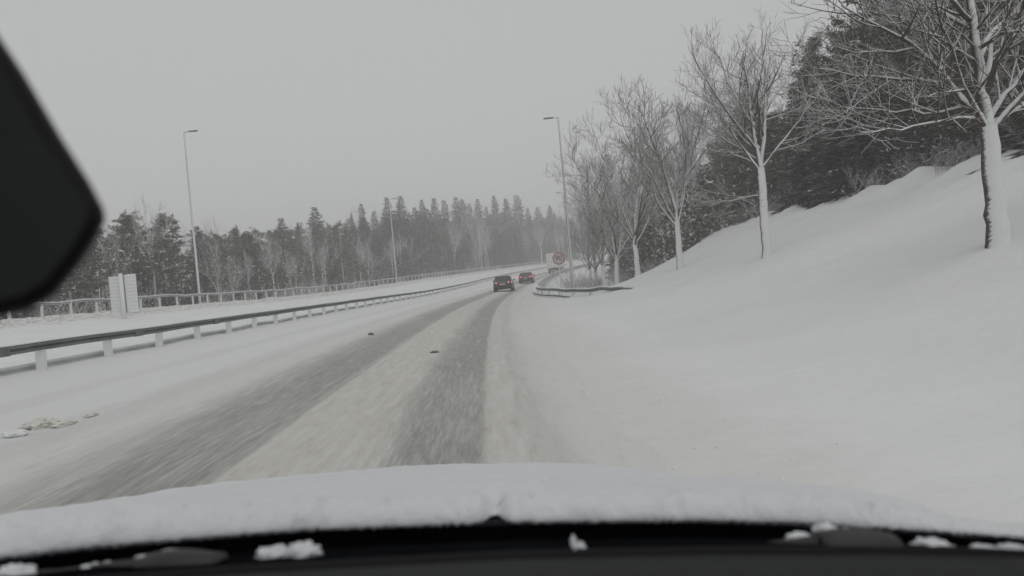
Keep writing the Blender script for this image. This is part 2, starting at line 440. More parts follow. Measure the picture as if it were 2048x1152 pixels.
def road_mat():
    m, n, l, b = mat('road_slush')
    uv = n.new('ShaderNodeUVMap'); uv.uv_map = 'road'
    sep = n.new('ShaderNodeSeparateXYZ'); l.new(uv.outputs[0], sep.inputs[0])
    D, S = sep.outputs['X'], sep.outputs['Y']
    def stretched(sx, sy, scale, detail=6, rough=0.6):
        mp = n.new('ShaderNodeMapping'); mp.inputs['Scale'].default_value = (sx, sy, 1)
        l.new(uv.outputs[0], mp.inputs['Vector'])
        return noise_node(n, l, scale, detail, mp.outputs[0], rough).outputs[0]
    fine = stretched(1.0, 0.055, 11.0, 7, 0.68)     # streaks drawn out along the wheels' run
    mid = stretched(1.0, 0.10, 2.6, 5, 0.6)
    lump = stretched(1.0, 0.17, 9.0, 7, 0.74)
    hair = stretched(1.0, 0.07, 30.0, 5, 0.7)
    wob = math_node(n, l, 'MULTIPLY', math_node(n, l, 'SUBTRACT', mid, 0.5), 0.55)
    wobf = math_node(n, l, 'MULTIPLY', math_node(n, l, 'SUBTRACT', fine, 0.5), 0.5)
    dw = math_node(n, l, 'ADD', D, math_node(n, l, 'ADD', wob, wobf))
    dn = math_node(n, l, 'ADD', D, math_node(n, l, 'MULTIPLY', wobf, 0.25))
    def band(v, a0, a1, b0, b1):
        return math_node(n, l, 'MULTIPLY', map_range(n, l, v, a0, a1), map_range(n, l, v, b0, b1, 1, 0))
    tl = math_node(n, l, 'MULTIPLY', band(dw, -2.15, -1.25, 9, 10), map_range(n, l, dn, -0.68, -0.55, 1, 0))
    tr = math_node(n, l, 'MULTIPLY', map_range(n, l, dw, 0.25, 0.75), map_range(n, l, dn, 1.20, 1.30, 1, 0))
    sh = math_node(n, l, 'MULTIPLY', band(dw, 1.5, 1.62, 1.7, 2.0), 0.20)
    l1 = math_node(n, l, 'MULTIPLY', band(dw, -3.3, -2.9, -2.75, -2.3), 0.22)
    l2 = math_node(n, l, 'MULTIPLY', band(dw, -4.8, -4.5, -4.3, -4.0), 0.13)
    tracks = math_node(n, l, 'MAXIMUM', math_node(n, l, 'MAXIMUM', tl, tr), math_node(n, l, 'MAXIMUM', sh, math_node(n, l, 'MAXIMUM', l1, l2)))
    rut = math_node(n, l, 'MULTIPLY', band(dn, -0.66, -0.60, -0.58, -0.50), map_range(n, l, stretched(1.0, 0.02, 3.0, 3, 0.5), 0.42, 0.56))
    rut = math_node(n, l, 'MULTIPLY', rut, 0.75)
    big = stretched(1.0, 0.16, 1.1, 4, 0.6)          # worn and drifted-over stretches
    tracks = math_node(n, l, 'MULTIPLY', tracks, map_range(n, l, big, 0.32, 0.52, 0.72, 1.0))
    tracks = math_node(n, l, 'MAXIMUM', tracks, rut)
    strength = math_node(n, l, 'MULTIPLY', map_range(n, l, fine, 0.34, 0.56, 0.45, 1.05), map_range(n, l, hair, 0.36, 0.58, 0.65, 1.1))
    tracks = math_node(n, l, 'MULTIPLY', tracks, strength)
    # brown packed snow in the lane, clean towards the left lane
    lane = math_node(n, l, 'MULTIPLY', map_range(n, l, dw, -3.2, -1.1), map_range(n, l, dw, 1.25, 2.3, 1, 0.30))
    lane = math_node(n, l, 'MULTIPLY', lane, map_range(n, l, lump, 0.28, 0.68, 0.6, 1.0))
    lane = math_node(n, l, 'MULTIPLY', lane, map_range(n, l, fine, 0.32, 0.62, 0.72, 1.08))
    c1 = n.new('ShaderNodeMix'); c1.data_type = 'RGBA'; l.new(lane, c1.inputs['Factor'])
    c1.inputs['A'].default_value = (0.765, 0.775, 0.77, 1); c1.inputs['B'].default_value = (0.585, 0.565, 0.525, 1)
    slush = ramp_node(n, l, fine, [(0.34, (0.15, 0.153, 0.15)), (0.50, (0.29, 0.289, 0.277)), (0.66, (0.49, 0.478, 0.45))])
    c2 = n.new('ShaderNodeMix'); c2.data_type = 'RGBA'; l.new(tracks, c2.inputs['Factor'])
    l.new(c1.outputs['Result'], c2.inputs['A']); l.new(slush.outputs[0], c2.inputs['B'])
    # dark clods flung across the packed snow
    k = map_range(n, l, lump, 0.56, 0.70, 0, 0.42)
    k = math_node(n, l, 'MULTIPLY', k, lane)
    c3 = n.new('ShaderNodeMix'); c3.data_type = 'RGBA'; l.new(k, c3.inputs['Factor'])
    l.new(c2.outputs['Result'], c3.inputs['A']); c3.inputs['B'].default_value = (0.36, 0.335, 0.30, 1)
    l.new(c3.outputs['Result'], b.inputs['Base Color'])
    l.new(map_range(n, l, tracks, 0, 1, 0.8, 0.5), b.inputs['Roughness'])
    b.inputs['Specular IOR Level'].default_value = 0.25
    hh = math_node(n, l, 'ADD', math_node(n, l, 'MULTIPLY', fine, 0.6), math_node(n, l, 'ADD', lump, math_node(n, l, 'MULTIPLY', hair, 0.35)))
    bp = n.new('ShaderNodeBump'); bp.inputs['Strength'].default_value = 0.7; bp.inputs['Distance'].default_value = 0.035
    l.new(hh, bp.inputs['Height']); l.new(bp.outputs[0], b.inputs['Normal'])
    return m
M['road'] = road_mat()
R_S = steps((-8, 2, 1), (2, 26, 0.2), (26, 70, 0.6), (70, 160, 2), (160, 330, 6))
R_D = [-6.62] + steps((-6.5, -2.4, 0.11), (-2.4, 3.1, 0.055))
road = structure(grid_obj('road', R_S, R_D, road_fn, M['road']))

def far_road_fn(s, d):
    p = P(s, d)
    e = -0.12 if d < -15.6 or d > -7.8 else 0.03
    return (p.x, p.y, H(s, d) + e + 0.02 * nz(d * 1.2, s * 0.25, 6))
far_road = structure(grid_obj('oncoming_road', steps((-8, 120, 2), (120, 330, 6)), [-15.8] + steps((-15.4, -8, 0.4)) + [-7.7], far_road_fn, M['snow']))

# ------------------------------------------------------------------ guardrails
def offset_path(s0, s1, step, dfun, zfun):
    n = max(2, int(round((s1 - s0) / step)) + 1)
    out = []
    for i in range(n):
        s = s0 + (s1 - s0) * i / (n - 1); d = dfun(s); p = P(s, d)
        out.append((s, d, Vector((p.x, p.y, H(s, d) + zfun(s)))))
    return out

def profile_sweep(path, prof):
    """sweeps a (side, up) outline along a path of (s, d, point)"""
    rings = []
    for i, (s, d, p) in enumerate(path):
        a = path[max(0, i - 1)][2]; b = path[min(len(path) - 1, i + 1)][2]
        t = (b - a); t.z = 0; t.normalize(); side = Vector((t.y, -t.x, 0))
        rings.append([p + side * u + Vector((0, 0, v)) for u, v in prof])
    return rings

W_BEAM = [(0.0, 0.0), (0.05, 0.012), (0.065, 0.03), (0.05, 0.05), (0.02, 0.068), (0.05, 0.088), (0.065, 0.108), (0.05, 0.128), (0.0, 0.14),
          (-0.006, 0.134), (0.04, 0.116), (0.01, 0.068), (0.04, 0.024), (-0.006, 0.006)]
def beam_profile(h, dep=0.065):
    k = h / 0.14
    return [(u * dep / 0.065, v * k) for u, v in W_BEAM]

def snow_cap_rings(path, w, hfun, z0):
    rings = []
    for i, (s, d, p) in enumerate(path):
        a = path[max(0, i - 1)][2]; b = path[min(len(path) - 1, i + 1)][2]
        t = (b - a); t.z = 0; t.normalize(); side = Vector((t.y, -t.x, 0)); h = hfun(s)
        rings.append([p + side * (w * c) + Vector((0, 0, z0 + h * q)) for c, q in ((-1, 0), (-1.05, 0.5), (-0.6, 0.95), (0, 1.05), (0.6, 0.95), (1.05, 0.5), (1, 0))])
    return rings

def post_mesh(name, w, dep, h, material):
    b = MB().box((0, 0, h / 2 - 0.15), (w, dep, h + 0.3))
    o = b.build(name, material, None, False, 0.012)
    me = o.data; bpy.data.objects.remove(o); return me

# median rail beside the left lane
GD = -6.35
gr = empty('guardrail', G(14, GD))
inv = gr.matrix_world.copy(); inv.translation = gr.location
def local(rings, base): return [[p - base for p in r] for r in rings]
pth = offset_path(1.0, 230, 1.2, lambda s: GD, lambda s: 0.02 + 0.02 * nz(s * 0.3, 2))
gb = gr.location.copy()
MB().loft(local(profile_sweep([(s, d, p + Vector((0, 0, 0.40))) for s, d, p in pth], beam_profile(0.145)), gb)).build('top_beam', M['steel'], gr)
pth_l = offset_path(1.0, 230, 1.2, lambda s: GD - 0.30, lambda s: 0.0)
MB().loft(local(profile_sweep([(s, d, p + Vector((0, 0, 0.0))) for s, d, p in pth_l], beam_profile(0.17)), gb)).build('lower_band', M['low_band'], gr)  # ribbed strip drawing the grey band near the ground behind the posts
MB().loft(local(snow_cap_rings(pth, 0.05, lambda s: 0.03 + 0.018 * nz(s * 0.8, 5) + 0.01 * nz(s * 3, 1), 0.545), gb)).build('snow_cap', M['snow'], gr, True)
pm = post_mesh('post', 0.13, 0.13, 0.40, M['post_frosted'])
s = 2.0 + 0.0
GSTEP = 2.4
for i in range(92):
    s = 2.0 + i * GSTEP
    o = from_mesh('post', pm, gr); o.location = G(s, GD - 0.05, 0.02) - gb; o.rotation_euler.z = heading(s)
for i in range(14):
    s = 3.2 + i * 4.8
    o = MB().box((0.035, 0, 0.07), (0.075, 0.32, 0.152)).build('splice_plate', M['steel'], gr, False, 0.01)
    o.location = G(s, GD, 0.42 + 0.02 * nz(s * 0.3, 2)) - gb; o.rotation_euler.z = heading(s)
for i, o in enumerate([c for c in gr.children if c.name.startswith('post')]):
    o.rotation_euler.x = 0.05 * math.sin(i * 5.1); o.rotation_euler.y = 0.05 * math.sin(i * 3.7 + 1); o.location.z += 0.02 * math.sin(i * 2.3)
tag(gr, 'long steel guardrail with snow-plastered posts along the left edge of the road', 'guardrail')
structure_path = pth

# far rail behind the oncoming road
FD = -20.2
fr = empty('railing', G(40, FD)); fb = fr.location.copy()
fpath = offset_path(8, 300, 2.4, lambda s: FD, lambda s: 0.0)
MB().loft(local(profile_sweep([(s, d, p + Vector((0, 0, 0.60))) for s, d, p in fpath], beam_profile(0.12, 0.05)), fb)).build('top_rail', M['steel_frosted'], fr)
MB().loft(local(snow_cap_rings(fpath, 0.05, lambda s: 0.05 + 0.012 * nz(s * 0.7, 6), 0.72), fb)).build('snow_cap', M['snow'], fr, True)
pm2 = post_mesh('post', 0.11, 0.10, 0.66, M['post_frosted'])
for i in range(118):
    s = 9 + i * 2.4
    o = from_mesh('post', pm2, fr); o.location = G(s, FD, 0.0) - fb; o.rotation_euler.z = heading(s)
tag(fr, 'far snow-capped railing on slim posts in front of the left forest', 'railing')

# right rail: flares away from the road and sinks into the snowbank
def fl_d(s): return 3.35 + 3.6 * (max(0, (60 - s)) / 27.0) ** 1.35
def fl_z(s): return interp(s, [33, 38, 48, 62], [-0.14, 0.12, 0.34, 0.42])
rr = empty('guardrail', G(50, fl_d(50))); rb = rr.location.copy()
rp = offset_path(33, 62, 0.7, fl_d, fl_z)
MB().loft(local(profile_sweep([(s, d, p) for s, d, p in rp][::-1], beam_profile(0.17)), rb)).build('top_beam', M['steel'], rr)
MB().loft(local(snow_cap_rings(rp, 0.05, lambda s: 0.05 + 0.015 * nz(s * 1.1, 3), 0.165), rb)).build('snow_cap', M['snow'], rr, True)
rp2 = offset_path(43, 60, 0.7, lambda s: fl_d(s) - 0.25, lambda s: interp(s, [43, 46, 60], [-0.06, 0.06, 0.08]))
MB().loft(local(profile_sweep(rp2[::-1], beam_profile(0.10)), rb)).build('lower_band', M['steel'], rr)
pm3 = post_mesh('post', 0.12, 0.10, 0.5, M['post_frosted'])
for s in (40, 44, 48, 52, 56, 60):
    o = from_mesh('post', pm3, rr); o.location = G(s, fl_d(s) + 0.08, fl_z(s) - 0.42) - rb; o.rotation_euler.z = heading(s)
tag(rr, 'low guardrail flaring right and sinking into the snow beside the speed sign', 'guardrail')

# bridge rail along the right edge further on
br = empty('guardrail', G(80, 3.5)); bb = br.location.copy()
bp_ = offset_path(64, 240, 2.0, lambda s: 3.5, lambda s: 0.0)
for zz in (0.22, 0.52):
    MB().loft(local(profile_sweep([(s, d, p + Vector((0, 0, zz))) for s, d, p in bp_], beam_profile(0.26, -0.05)), bb)).build('beam', M['steel'], br)
MB().loft(local(snow_cap_rings(bp_, 0.07, lambda s: 0.10 + 0.02 * nz(s * 0.7, 9), 0.78), bb)).build('snow_cap', M['snow'], br, True)
pm4 = post_mesh('post', 0.12, 0.12, 0.80, M['post_frosted'])
for i in range(44):
    s = 64.2 + i * 4.0
    o = from_mesh('post', pm4, br); o.location = G(s, 3.62) - bb; o.rotation_euler.z = heading(s)
# snow drifted over the rail's first metre
dv = MB()
rings = []
for i in range(9):
    t = i / 8.0; s = 62.8 + 3.2 * t; c = G(s, 3.35) - bb
    hgt = 0.95 * math.sin(math.pi * min(1, t * 1.3 + 0.05)) ** 0.6 if t < 0.75 else 0.8 * (1 - t) * 4 * 0.9
    wd = 0.42 * (1 - 0.3 * t)
    rings.append([c + Vector((wd * x, 0, -0.1 + max(0.05, hgt) * z)) for x, z in ((-1.3, 0), (-0.9, 0.4), (-0.45, 0.85), (0, 1), (0.45, 0.85), (0.9, 0.4), (1.3, 0))])
dv.loft(rings).build('snow_drift', M['snow'], br, True)
tag(br, 'dark high-sided guardrail curving away on the right past the red-lit car', 'guardrail')

# ------------------------------------------------------------------ lamp posts
def lamp_post(s, d, h, side, label):
    base = G(s, d, -0.1)
    e = empty('street_lamp', base, heading(s))
    n = 9
    MB().tube([(0, 0, h * i / (n - 1)) for i in range(n)], [0.105 - 0.05 * i / (n - 1) for i in range(n)], 10).build('pole', M['lamp_steel'], e, True)
    MB().tube([(0, 0, 0), (0, 0, 0.5)], [0.15, 0.14], 10).build('pole_base', M['lamp_steel'], e, True)
    MB().tube([(0, 0, h - 0.03), (side * 0.45, 0, h + 0.0)], [0.04, 0.035], 8).build('arm', M['lamp_steel'], e, True)
    hd = MB()
    hd.loft([[(side * 0.36, -0.10, h - 0.03), (side * 0.36, 0.10, h - 0.03), (side * 0.36, 0.10, h + 0.03), (side * 0.36, -0.10, h + 0.03)],
             [(side * 0.6, -0.17, h - 0.035), (side * 0.6, 0.17, h - 0.035), (side * 0.6, 0.14, h + 0.035), (side * 0.6, -0.14, h + 0.035)],
             [(side * 1.02, -0.15, h - 0.025), (side * 1.02, 0.15, h - 0.025), (side * 1.02, 0.12, h + 0.03), (side * 1.02, -0.12, h + 0.03)]])
    ho = hd.build('lamp_head', M['steel'], e, False, 0.012)
    MB().box((side * 0.76, 0, h - 0.043), (0.4, 0.22, 0.012)).build('lamp_glass', M['steel_pale'], ho)
    tag(e, label, 'street lamp', 'street lamps along the motorway')
    return e
def place_by(px, y, dist):       # position on the ground along a pixel's ray at forward distance
    p = at_y(px, y, dist); return SD(p.x, p.y)
def lamp_at(pxb, pyb, pxt, pyt, dist, side, label):
    s, d = place_by(pxb, pyb, dist)
    top = at_y(pxt, pyt, dist).z
    b = H(s, d) - 0.1
    lamp_post(s, d, top - b, side, label)
lamp_at(399, 592, 366, 264, 60, 1, 'tall street lamp standing in front of the left pines, nearest on the left')
lamp_at(793, 555, 778, 398, 126, 1, 'thinner hazy street lamp behind the left railing, second from the left')
lamp_at(965, 541, 954, 440, 192, 1, 'faint far street lamp against the forest, above the black car')
lamp_at(1148, 585, 1121, 234, 56, -1, 'tall street lamp right of the speed limit sign')
lamp_at(1142, 560, 1129, 384, 112, -1, 'hazy street lamp just behind the tall lamp by the speed sign')

# ------------------------------------------------------------------ signs
M['sign_white'] = simple_mat('sign_white', (0.60, 0.60, 0.59), 0.7, 0, 0.12, 9)
M['sign_red'] = simple_mat('sign_red', (0.46, 0.15, 0.16), 0.7, 0, 0.2, 9)
M['sign_black'] = simple_mat('sign_black', (0.16, 0.16, 0.17), 0.7)
def text_mesh(txt, size, depth):
    cu = bpy.data.curves.new('txt', 'FONT'); cu.body = txt; cu.size = size; cu.extrude = depth
    cu.align_x = 'CENTER'; cu.align_y = 'CENTER'; cu.offset = size * 0.012
    ob = bpy.data.objects.new('txt', cu); COL.objects.link(ob)
    dg = bpy.context.evaluated_depsgraph_get()
    me = bpy.data.meshes.new_from_object(ob.evaluated_get(dg))
    bpy.data.objects.remove(ob); return me
def disc(r0, r1, y, th, n=40):
    b = MB(); rings = []
    a = [2 * math.pi * i / n for i in range(n)]
    if r0 > 0:
        for i in range(n):
            j = (i + 1) % n
            q = []
            for (r, yy) in ((r0, y), (r1, y), (r1, y + th), (r0, y + th)):
                q.append([(r * math.cos(a[i]), yy, r * math.sin(a[i])), (r * math.cos(a[j]), yy, r * math.sin(a[j]))])
            for k in range(4):
                b.add([q[k][0], q[k][1], q[(k + 1) % 4][1], q[(k + 1) % 4][0]], [(0, 1, 2, 3)])
    else:
        b.add([(r1 * math.cos(t), y, r1 * math.sin(t)) for t in a] + [(r1 * math.cos(t), y + th, r1 * math.sin(t)) for t in a],
              [tuple(range(n)), tuple(range(n, 2 * n))[::-1]] + [(i, (i + 1) % n, n + (i + 1) % n, n + i) for i in range(n)])
    return b
SGN_Y = 52.0
s, d = place_by(1123, 580, SGN_Y)
sb = G(s, d, -0.05)
sg = empty('speed_limit_sign', sb, heading(s) * 0.5)
zc = at_y(1117, 517, SGN_Y).z - sb.z
MB().tube([(0, 0.06, -0.2), (0, 0.06, zc + 0.45)], [0.035, 0.035], 8).build('post', M['post_frosted'], sg, True)
sr = 0.40
pl = disc(0, sr, 0, 0.02).build('sign_plate', M['sign_white'], sg); pl.location.z = zc
rg = disc(sr * 0.80, sr * 1.0, -0.006, 0.005).build('sign_ring', M['sign_red'], pl)
tm = text_mesh('90', 0.50, 0.003); tm.materials.append(M['sign_black'])
tx = from_mesh('sign_digits', tm, pl); tx.rotation_euler = (math.radians(90), 0, 0); tx.location = (0, -0.006, 0)
tag(sg, 'round white speed limit sign reading 90 with a red ring on a post', 'road sign')

# the back of a board sign on the left
p_, s, d = ground_at(252, 638)
bs = empty('board_sign', G(s, d, -0.05), heading(s))
dist = p_.y
bw = 54 / FPX * dist; bh = (628 - 549) / FPX * dist
ztop = at_y(250, 549, dist).z - bs.location.z
nsl = 11
for side in (-1, 1):
    for i in range(nsl):
        hh = bh * 0.97 / nsl
        cx_ = side * (bw * 0.30)
        wv = bw * (0.40 if side < 0 else 0.42)
        MB().box((cx_, 0, ztop - hh * (i + 0.5) - (0.04 if side < 0 else 0)), (wv, 0.03, hh * 0.93)).build('slat', M['post_frosted'], bs, False, 0.006)
MB().box((0, 0.05, ztop - bh * 0.5), (bw * 0.98, 0.03, bh * 0.95)).build('sign_board', M['sign_back'], bs, False, 0.006)
MB().tube([(-0.02, -0.09, -0.3), (-0.02, -0.09, ztop + 0.06)], [0.095, 0.095], 10).build('post', M['post_frosted'], bs, True)
tag(bs, 'frosted back of a board sign with horizontal ribs, left of the first lamp', 'road sign')

# ------------------------------------------------------------------ vehicles
M['paint_black'] = simple_mat('paint_black', (0.014, 0.015, 0.017), 0.4, 0, 0.3, 3, 0, coat=0.5)
M['paint_grey'] = simple_mat('paint_grey', (0.045, 0.03, 0.032), 0.4, 0, 0.3, 3, 0, coat=0.4)
M['glass_dark'] = simple_mat('glass_dark', (0.02, 0.022, 0.024), 0.12, 0, 0.2, 2)
M['rubber'] = simple_mat('rubber', (0.02, 0.02, 0.02), 0.85)
M['rim'] = simple_mat('rim', (0.3, 0.3, 0.31), 0.4, 0.6)
M['plate'] = simple_mat('plate', (0.62, 0.62, 0.60), 0.5)
M['trim'] = simple_mat('trim', (0.02, 0.02, 0.021), 0.6)
M['lamp_lit'] = simple_mat('lamp_lit', (0.5, 0.05, 0.05), 0.3, emit=((1.0, 0.13, 0.16), 3.2))
M['lamp_lit_soft'] = simple_mat('lamp_lit_soft', (0.5, 0.12, 0.12), 0.3, emit=((1.0, 0.32, 0.33), 1.7))
M['truck_white'] = simple_mat('truck_white', (0.82, 0.80, 0.77), 0.6, 0, 0.04, 1.2)
M['truck_dark'] = simple_mat('truck_dark', (0.05, 0.05, 0.05), 0.7)

def rrect(hw, z0, z1, r, y, n=4):
    """rounded rectangle ring in the XZ plane"""
    pts = []
    for cx_, cz, a0 in ((hw - r, z1 - r, 0), (-hw + r, z1 - r, 90), (-hw + r, z0 + r, 180), (hw - r, z0 + r, 270)):
        for i in range(n):
            a = math.radians(a0 + 90 * i / (n - 1)); pts.append((cx_ + r * math.cos(a), y, cz + r * math.sin(a)))
    return pts

def make_wheel(parent, x, y, r, w):
    wt = MB(); rings = []
    n = 20
    for xx, rr_ in ((-w / 2, r * 0.68), (-w / 2, r * 0.94), (-w * 0.36, r), (w * 0.36, r), (w / 2, r * 0.94), (w / 2, r * 0.68)):
        rings.append([(xx, rr_ * math.cos(2 * math.pi * i / n), rr_ * math.sin(2 * math.pi * i / n)) for i in range(n)])
    wt.loft(rings)
    t = wt.build('wheel', M['rubber'], parent, True); t.location = (x, y, r)
    rm = MB()
    for k in range(5):
        a = 2 * math.pi * k / 5
        rm.box((0, 0.33 * r * math.cos(a), 0.33 * r * math.sin(a)), (w * 0.3, r * 0.66, r * 0.16), Matrix.Rotation(a, 3, 'X'))
    ro = rm.build('rim', M['rim'], t); ro.location.x = (w * 0.42 if x > 0 else -w * 0.42)
    return t

def make_car(name, paint, lit, L, W, Ht, hatch, base, rz):
    e = empty(name, base, rz)
    hw = W / 2; gz = 0.20
    # rear bumper at y = 0, nose at y = L ; body sides
    st = [(0.00, hw * 0.86, 0.36, 0.80, .10), (0.06, hw * 0.94, 0.30, 0.93, .12), (0.25, hw * 0.98, 0.24, 1.00, .13), (0.9, hw, gz, 1.00, .13),
          (L * .5, hw, gz, 0.98, .13), (L * .72, hw, gz, 0.96, .13), (L * .88, hw * .97, gz, 0.86, .12), (L * .97, hw * .9, 0.26, 0.74, .11), (L, hw * .78, 0.34, 0.62, .08)]
    MB().loft([rrect(w, a, b, r, y) for y, w, a, b, r in st]).build('body', paint, e, True)
    # greenhouse
    yr = 0.22 if hatch else 0.75
    lv = [(0.95, yr - 0.02, L * .74, hw * 0.93), (1.12, yr + 0.12, L * .665, hw * 0.885), (1.30, yr + 0.28, L * .595, hw * 0.82), (Ht - 0.05, yr + 0.40, L * .555, hw * 0.77), (Ht, yr + 0.60, L * .50, hw * 0.66)]
    rings = []
    for z, y0, y1, w in lv:
        r = 0.14; pts = []
        for cx_, cy_, a0 in ((w - r, y1 - r, 0), (-w + r, y1 - r, 90), (-w + r, y0 + r, 180), (w - r, y0 + r, 270)):
            for i in range(4):
                a = math.radians(a0 + 30 * i); pts.append((cx_ + r * math.cos(a), cy_ + r * math.sin(a), z))
        rings.append(pts)
    MB().loft(rings).build('cabin', paint, e, True)
    def yb(z): return float(np.interp(z, [l_[0] for l_ in lv], [l_[1] for l_ in lv]))
    def wb(z): return float(np.interp(z, [l_[0] for l_ in lv], [l_[3] for l_ in lv]))
    za, zb = 1.0, Ht - 0.08
    MB().loft([[(-wb(za) * .86, yb(za) - 0.012, za), (wb(za) * .86, yb(za) - 0.012, za), (wb(za) * .86, yb(za) + 0.03, za), (-wb(za) * .86, yb(za) + 0.03, za)],
               [(-wb(zb) * .80, yb(zb) - 0.012, zb), (wb(zb) * .80, yb(zb) - 0.012, zb), (wb(zb) * .80, yb(zb) + 0.03, zb), (-wb(zb) * .80, yb(zb) + 0.03, zb)]]).build('rear_window', M['glass_dark'], e)
    for sd in (-1, 1):
        for y0, y1 in ((yr + 0.55, L * .40), (L * .42, L * .60)):
            MB().loft([[(sd * (wb(za) + .012), y0 - (0.1 if y0 < 1.3 else 0), za), (sd * (wb(za) + .012), y1, za), (sd * (wb(za) - .03), y1, za), (sd * (wb(za) - .03), y0, za)],
                       [(sd * (wb(zb) + .012), y0 + 0.08, zb), (sd * (wb(zb) + .012), y1 - 0.07, zb), (sd * (wb(zb) - .03), y1 - 0.07, zb), (sd * (wb(zb) - .03), y0 + 0.08, zb)]]).build('side_window', M['glass_dark'], e)
        MB().loft([[(sd * (hw * x_), y_, z_) for x_, y_ in ((1.0, 0.16), (.60, -0.01), (.60, 0.10), (.96, 0.24))] for z_ in (0.74, 0.92)]).build('tail_light', lit, e, False, 0.012)
        MB().loft([rrect(0.10, 0.96, 1.10, 0.04, y_) for y_ in (L * .60, L * .60 + 0.12)]).build('side_mirror', paint, e, True).location.x = sd * (hw + 0.09)
    MB().loft([rrect(hw * .88, 0.30, 0.52, 0.06, -0.05), rrect(hw * .98, 0.28, 0.56, 0.06, 0.08)]).build('bumper', M['trim'] if hatch else paint, e, True)
    MB().box((0, -0.02, 0.69), (0.52, 0.03, 0.11)).build('number_plate', M['plate'], e, False, 0.006)
    MB().box((0, 0.04, 0.86), (hw * 0.95, 0.05, 0.03)).build('trunk_trim', M['rim'], e)
    MB().tube([(-hw * .55, -0.03, 0.27), (-hw * .55, 0.2, 0.27)], [0.035, 0.035], 10).build('exhaust', M['rim'], e, True)
    # thin snow left on the roof
    z = Ht + 0.004
    MB().loft([[(x_ * hw * k, yr + 0.55 + q, zz) for x_, q in ((-1, 0.1), (-.6, 0), (.6, 0), (1, .1), (1, .9), (.5, 1.1), (-.5, 1.1), (-1, .9))] for k, zz in ((0.62, z - 0.02), (0.56, z + 0.03))]).build('roof_snow', M['snow'], e, True)
    for x in (-1, 1):
        for y in (L * .2, L * .8): make_wheel(e, x * (hw - 0.10), y, 0.325, 0.21)
    return e

def place_car(px, dist):
    p = at_y(px, 560, dist); s, d = SD(p.x, p.y); return s, d
s, d = place_car(1004, 76)
blk = make_car('car', M['paint_black'], M['lamp_lit_soft'], 4.4, 1.82, 1.50, True, G(s, d, 0.03), heading(s))
tag(blk, 'nearer black hatchback seen from behind with pale red tail lights', 'car')
s, d = place_car(1051, 103)
rc = make_car('car', M['paint_grey'], M['lamp_lit'], 4.6, 1.82, 1.44, False, G(s, d, 0.03), heading(s))
tag(rc, 'farther dark low car with bright red tail lights ahead of the black one', 'car')

# box truck
s, d = place_car(1110, 150)
tk = empty('truck', G(s, d, 0.03), heading(s))
TW = 2.55
MB().box((0, 4.0, 2.45), (TW, 8.0, 2.75)).build('cargo_box', M['truck_white'], tk, False, 0.05)
for sd in (-1, 1):
    dr = MB().box((sd * TW * .245, -0.03, 2.45), (TW * .47, 0.05, 2.6)).build('rear_door', M['truck_white'], tk, False, 0.02)
    for k in (.16, .34): MB().tube([(sd * TW * k, -0.075, 1.2), (sd * TW * k, -0.075, 3.7)], [0.018, 0.018], 6).build('lock_rod', M['steel_pale'], dr, True)
    MB().box((sd * TW * .40, -0.02, 0.92), (0.36, 0.08, 0.14)).build('tail_light', M['sign_red'], tk, False, 0.01)
    MB().box((sd * TW * .34, 1.35, 0.72), (0.5, 0.03, 0.6)).build('mud_flap', M['rubber'], tk)
    for y in (2.0, 9.2): make_wheel(tk, sd * (TW / 2 - 0.2), y, 0.5, 0.35)
MB().box((0, 4.6, 0.93), (0.9, 9.6, 0.25)).build('chassis', M['truck_dark'], tk, False, 0.02)
MB().box((0, -0.02, 0.55), (TW * .92, 0.1, 0.14)).build('underrun_bar', M['steel_pale'], tk, False, 0.01)
MB().loft([rrect(1.2, 0.5, 3.0, 0.2, 8.3), rrect(1.22, 0.45, 3.05, 0.2, 8.6), rrect(1.22, 0.45, 2.9, 0.2, 9.8), rrect(1.15, 0.5, 2.1, 0.2, 10.2)]).build('cab', M['truck_white'], tk, True)
tag(tk, 'pale box truck seen from behind, half hidden by the speed sign', 'truck')

# ------------------------------------------------------------------ bare trees
class Twigs:
    def __init__(s): s.v, s.f, s.n = [], [], 0
    def add(s, pts, radii, k):
        v, f = tube_arrays(pts, radii, k); s.v.append(v); s.f.append(f + s.n); s.n += len(v)
    def mesh(s, name, material):
        me = bpy.data.meshes.new(name)
        v = np.concatenate(s.v).astype(np.float32); f = np.concatenate(s.f).astype(np.int32)
        me.vertices.add(len(v)); me.vertices.foreach_set('co', v.ravel())
        me.loops.add(f.size); me.loops.foreach_set('vertex_index', f.ravel())
        me.polygons.add(len(f)); me.polygons.foreach_set('loop_start', np.arange(len(f), dtype=np.int32) * 4)
        me.polygons.foreach_set('use_smooth', np.ones(len(f), bool))
        me.materials.append(material); me.update(calc_edges=True); me.validate()
        return me

def bend(rng, p0, dirv, length, n, wob, up):
    pts = [np.array(p0, float)]; dv = np.array(dirv, float); dv /= np.linalg.norm(dv)
    st = length / (n - 1)
    for i in range(n - 1):
        dv = dv + rng.normal(0, wob, 3) + np.array([0, 0, up / (n - 1)])
        dv /= np.linalg.norm(dv); pts.append(pts[-1] + dv * st)
    return np.array(pts)

def side_dir(rng, t, ang):
    a = rng.normal(0, 1, 3); a -= a.dot(t) * t; a /= max(np.linalg.norm(a), 1e-6)
    return t * math.cos(ang) + a * math.sin(ang)

